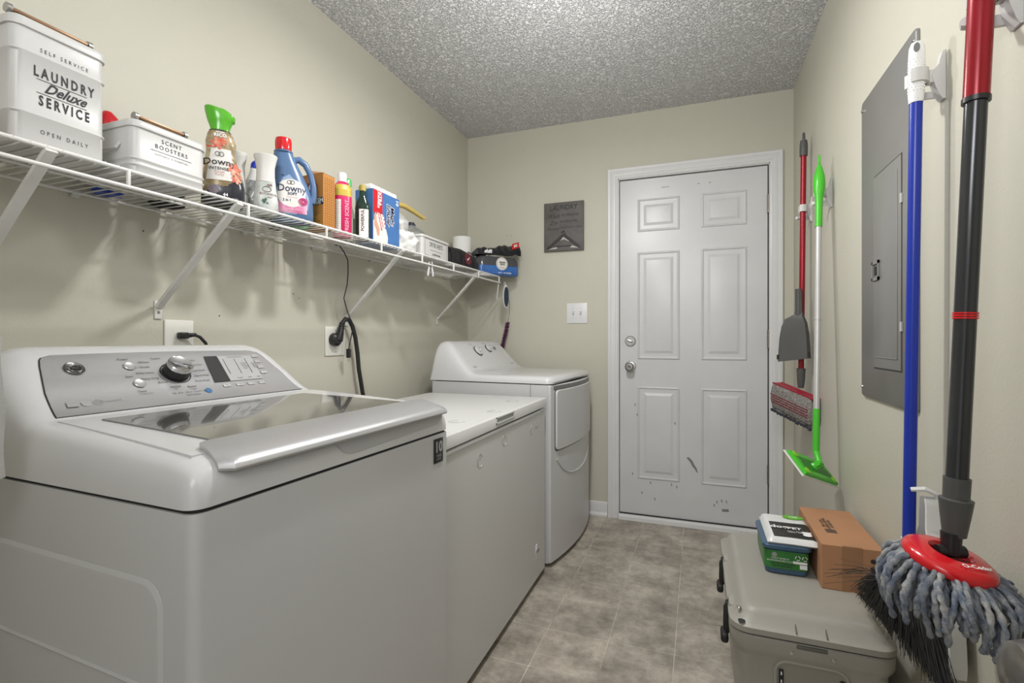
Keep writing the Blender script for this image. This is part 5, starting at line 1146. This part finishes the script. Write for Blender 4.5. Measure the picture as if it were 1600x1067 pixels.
# ================================================================== COOLER
CO = thing('cooler', 'tan hard-sided cooler with black rubber latches against the right wall', 'cooler', (.262, 1.70, 0))
hw, hl = .178, .300
def rr3(o, z, r=.045, ox=0, oy=0): return [(x, y, z) for x, y in rrect(-hw-o+ox, hw+o+ox, -hl-o+oy, hl+o+oy, max(.004, r+o*.4), 6)]
g = G(); g.loft([rr3(-.028, .012), rr3(-.024, .016), rr3(-.010, .22), rr3(-.008, .285), rr3(.0, .300), rr3(.004, .310), rr3(.004, .338), rr3(.0, .342)]); g.build('body', COOLER, CO, sharp=30)
g = G(); g.loft([rr3(.001, .346), rr3(.006, .348), rr3(.006, .362), rr3(.0, .366), rr3(-.007, .370), rr3(-.020, .388), rr3(-.028, .396), rr3(-.034, .399), rr3(-.042, .4), rr3(-.052, .3985)]); lid = g.build('lid', COOLER, CO, sharp=28)
G().loft([rr3(-.006, .341), rr3(-.006, .347)]).build('gasket', DARKGAP, CO)
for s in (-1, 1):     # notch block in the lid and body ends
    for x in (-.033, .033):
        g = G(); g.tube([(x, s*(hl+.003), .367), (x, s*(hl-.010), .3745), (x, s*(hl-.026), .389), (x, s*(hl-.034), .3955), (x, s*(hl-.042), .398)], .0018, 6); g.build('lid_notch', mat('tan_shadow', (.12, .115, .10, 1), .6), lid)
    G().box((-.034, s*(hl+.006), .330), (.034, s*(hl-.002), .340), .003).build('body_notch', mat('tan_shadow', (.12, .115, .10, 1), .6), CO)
g = G()
for x in (-.045, .045): g.lathe([(0, 0), (.0055, 0), (.004, -.003), (0, -.003)], (x+.0, -hl-.0040, .318), 'y', 14)
g.build('screw', CHROME, CO)
g = G(); g.lathe([(0, 0), (.006, 0), (.004, .003), (0, .003)], (-hw+.018, -hl+.035, .3905), 'z', 14); g.build('corner_screw', NICKEL, CO)
g = G(); g.lathe([(0, 0), (.009, 0), (.006, .0012), (0, .001)], (-hw+.022, -hl+.008, .3705), 'z', 14); g.build('tie_hole', DARKGAP, CO)
# arched handle recess on the near end
g = G(); arch = [(.047+.028*math.cos(a), .257+.028*math.sin(a)) for a in [math.pi/2*k/6 for k in range(7)]]+[(-.047+.028*math.cos(a), .257+.028*math.sin(a)) for a in [math.pi/2+math.pi/2*k/6 for k in range(7)]]
arch = [(.075, .06)]+arch+[(-.075, .06)]; yf = -hl+.0085
g.prism([(x, yf+.002, z) for x, z in arch], (0, -.004, 0)); g.build('end_panel', mat('tan_recess_shade', (.26, .25, .215, 1), .5, var=.05), CO, sharp=40)  # flat panel, same tan darkened to paint the shade inside the recess
g = G(); g.tube([(x*1.05, yf-.001, z+.003) for x, z in arch], .005, 8); g.build('arch_rim', COOLER, CO)
for x in (-.066, .066):
    g = G(); g.box((x-.0055, yf-.007, .10), (x+.0055, yf-.002, .268), .002); g.build('webbing_strap', BLACK, CO)
    g = G()
    for k in range(7): g.box((x-.0015, yf-.0076, .135+k*.02), (x+.0015, yf-.0068, .143+k*.02))
    g.build('strap_stitch', WHITEINK, CO, smooth=False)
for yy in (-.19, .10):
    t_ = G(); t_.tube([(-hw-.002, yy, .368), (-hw-.012, yy, .35), (-hw-.013, yy, .30), (-hw-.012, yy, .275)], .0045, 8); L_ = t_.build('latch_strap', RUBBER, CO)
    g = G(); g.box((-hw-.024, yy-.026, .258), (-hw-.004, yy+.026, .284), .008, 3); g.box((-hw-.012, yy-.012, .28), (-hw-.001, yy+.012, .365), .004); g.build('latch_handle', RUBBER, L_)
    g = G(); g.box((-hw-.005, yy-.03, .352), (-hw+.02, yy+.03, .374), .008); g.build('latch_seat', COOLER, CO)
for x in (-.12, .12):
    for yy in (-.24, .24): G().cyl((x, yy, 0), (x, yy, .014), .022, n=14).build('foot', RUBBER, CO)
# box
BX = thing('cardboard_box', 'long brown cardboard box lying on the cooler lid beside the wall', 'box', (.3975, 1.770, .3988))
G().box((-.0735, -.165, 0), (.0735, .165, .124), .0015, 1).build('carton', CARD, BX)
g = G(); g.box((-.024, -.1655, .0), (-.0228, -.1648, .124)); g.box((.0228, -.1655, .0), (.024, -.1648, .124)); g.box((-.0225, -.1654, .0), (.0225, -.1648, .1245)); g.box((-.0225, -.165, .1238), (.0225, -.158, .1246)); g.build('paper_tape', mat('kraft_tape', (.33, .165, .082, 1), .6, var=.05), BX)
lettering([('RECYCLE ME', (.0, -.1664, .060), UX, FV, .008, {}), ], mat('grey_print', (.12, .09, .07, 1), .6), BX)
g = G()
for z, k in ((.092, 8), (.072, 18)): 
    M = frame((.048, -.1652, z), UX, FV); n0 = len(g.bm.verts); g.lathe([(0, 0), (.0065, 0), (.0065, .0005), (0, .0005)], n=k)
    for v_ in list(g.bm.verts)[n0:]: v_.co = M @ v_.co
g.box((.0415, -.1657, .045), (.0545, -.165, .058)); g.box((.060, -.1656, .04), (.0608, -.165, .10)); g.build('printed_marks', INK, BX, smooth=False)
lettering([('THIS SIDE UP\nFRAGILE HANDLE\nWITH CARE', (-.026, .014, .1245), (0, -1, 0), (1, 0, 0), .0125, dict(bold=.01)), ], INK, BX, 'top_lettering')
g = G()
for k in range(8): g.box((-.040+k*.0036, -.066, .1238), (-.040+k*.0036+.0026, -.036, .1244))
g.build('black_patch', INK, BX, smooth=False)
# wipes tub with pack
TU = thing('wipes_tub', 'blue plastic tub with green wrap on the cooler lid', 'tub', (.246, 1.755, .3988))
BLT = mat('blue_tub', (.06, .12, .20, 1), .3, trans=.15, var=.05)
def rt(o, z, r=.018): return [(x, y, z) for x, y in rrect(-.058-o, .058+o, -.100-o, .100+o, r, 5)]
g = G(); g.loft([rt(-.006, 0), rt(-.002, .004), rt(.0, .075), rt(.001, .078)]); g.build('tub', BLT, TU)
g = G(); g.loft([rt(.0006, .018), rt(.0016, .070)], cap=False); g.build('green_wrap', mat('green_wrap', (.035, .19, .035, 1), .35, var=.15), TU)
g = G(); g.loft([rt(.004, .074), rt(.007, .077), rt(.007, .086), rt(.003, .090), rt(-.01, .091)]); g.build('lid', BLT, TU)
M = frame((-.033, -.1014, .058), UX, FV); g = G(); g.lathe([(0, 0), (.007, 0), (.007, .0006), (0, .0006)], n=20).xf(lambda v: M @ v); g.build('round_mark', mat('grey_mark', (.3, .32, .3, 1), .5), TU)
lettering([('PLANT BASED &', (-.018, -.1018, .048), UX, FV, .0065, {}), ('BIODEGRADABLE CLOTHS', (-.014, -.1018, .041), UX, FV, .0065, {})], WHITEINK, TU)
lettering([('made with recycled plastic', (-.012, -.1018, .033), UX, FV, .006, dict(bold=.03)), ('keep lid closed tightly', (-.012, -.1018, .026), UX, FV, .006, dict(bold=.03))], INK, TU, 'dark_lettering')
g = G()
for i, x in enumerate((.028, .046)):
    for k in range(3):
        a = 2*math.pi*k/3; M = frame((x, -.1016, .055), UX, FV); g.tube([M @ Vector((.006*math.cos(a+t), .006*math.sin(a+t), .0003)) for t in (0, .4, .8, 1.2, 1.5)], .0011, 5)
g.box((.016, -.1020, .038), (.052, -.1014, .045)); g.box((.033, -.1020, .024), (.052, -.1014, .036)); g.build('recycling_marks', WHITEINK, TU)
PK = thing('trash_bag_pack', 'white and black plastic packet lying on top of the blue tub', 'packet', (.255, 1.745, .4905))
def pillow(x0, x1, y0, y1, h, m, name, parent, seed=1, z0=0, nx=18, ny=24, lift=0.):
    rnd = random.Random(seed); g = G(); ks = [(rnd.uniform(20, 90), rnd.uniform(20, 90), rnd.uniform(0, 6)) for _ in range(6)]
    for sgn in (1, 0):
        rows = []
        for j in range(ny+1):
            row = []
            for i in range(nx+1):
                u_, v_ = i/nx, j/ny; x = x0+(x1-x0)*u_; y_ = y0+(y1-y0)*v_
                e = min(1, min(x-PX0, PX1-x)/.014, min(y_-PY0, PY1-y_)/.014) if sgn else 0
                w_ = sum(math.sin(a*x+b*y_+c) for a, b, c in ks)/6*.0016
                row.append(g.bm.verts.new((x, y_, z0+((.003+(h-.003)*math.sqrt(max(0, e))+w_+lift) if sgn else lift))))
            rows.append(row)
        for j in range(ny):
            for i in range(nx): g.bm.faces.new((rows[j][i], rows[j][i+1], rows[j+1][i+1], rows[j+1][i]))
    return g.build(name, m, parent, sharp=80)
PX0, PX1, PY0, PY1 = -.060, .075, -.095, .13
pillow(PX0, PX1, PY0, PY1, .020, mat('white_film', (.68, .69, .68, 1), .2, bump=.4, bscale=60), 'packet', PK)
pillow(PX0+.018, PX1-.006, PY0+.012, PY0+.135, .020, mat('black_print_film', (.02, .021, .02, 1), .25, bump=.4, bscale=60), 'black_print', PK, lift=.0008)
lettering([('dog', (-.020, -.010, .0235), UX, (0, 1, 0), .032, dict(bold=.03)), ('PET', (.022, -.015, .0235), UX, (0, 1, 0), .024, dict(bold=.03)), ('extra thick\nwipes 100', (.020, -.045, .0235), UX, (0, 1, 0), .010, {})], WHITEINK, PK)
g = G(); g.lathe([(0, 0), (.012, 0), (.011, .001), (0, .001)], (.050, -.058, .0225), n=20); g.box((.038, -.048, .0225), (.062, -.036, .0236)); g.build('white_badge', WHITEINK, PK)
g = G(); g.loft([superring(z, .030, .020, 2, .035, .095, 24) for z in (.0215, .0226)]); g.build('green_badge', mat('green_badge', (.12, .42, .03, 1), .4), PK)
lettering([('100', (.035, .095, .0230), UX, (0, 1, 0), .018, dict(bold=.02))], WHITEINK, PK, 'badge_lettering')
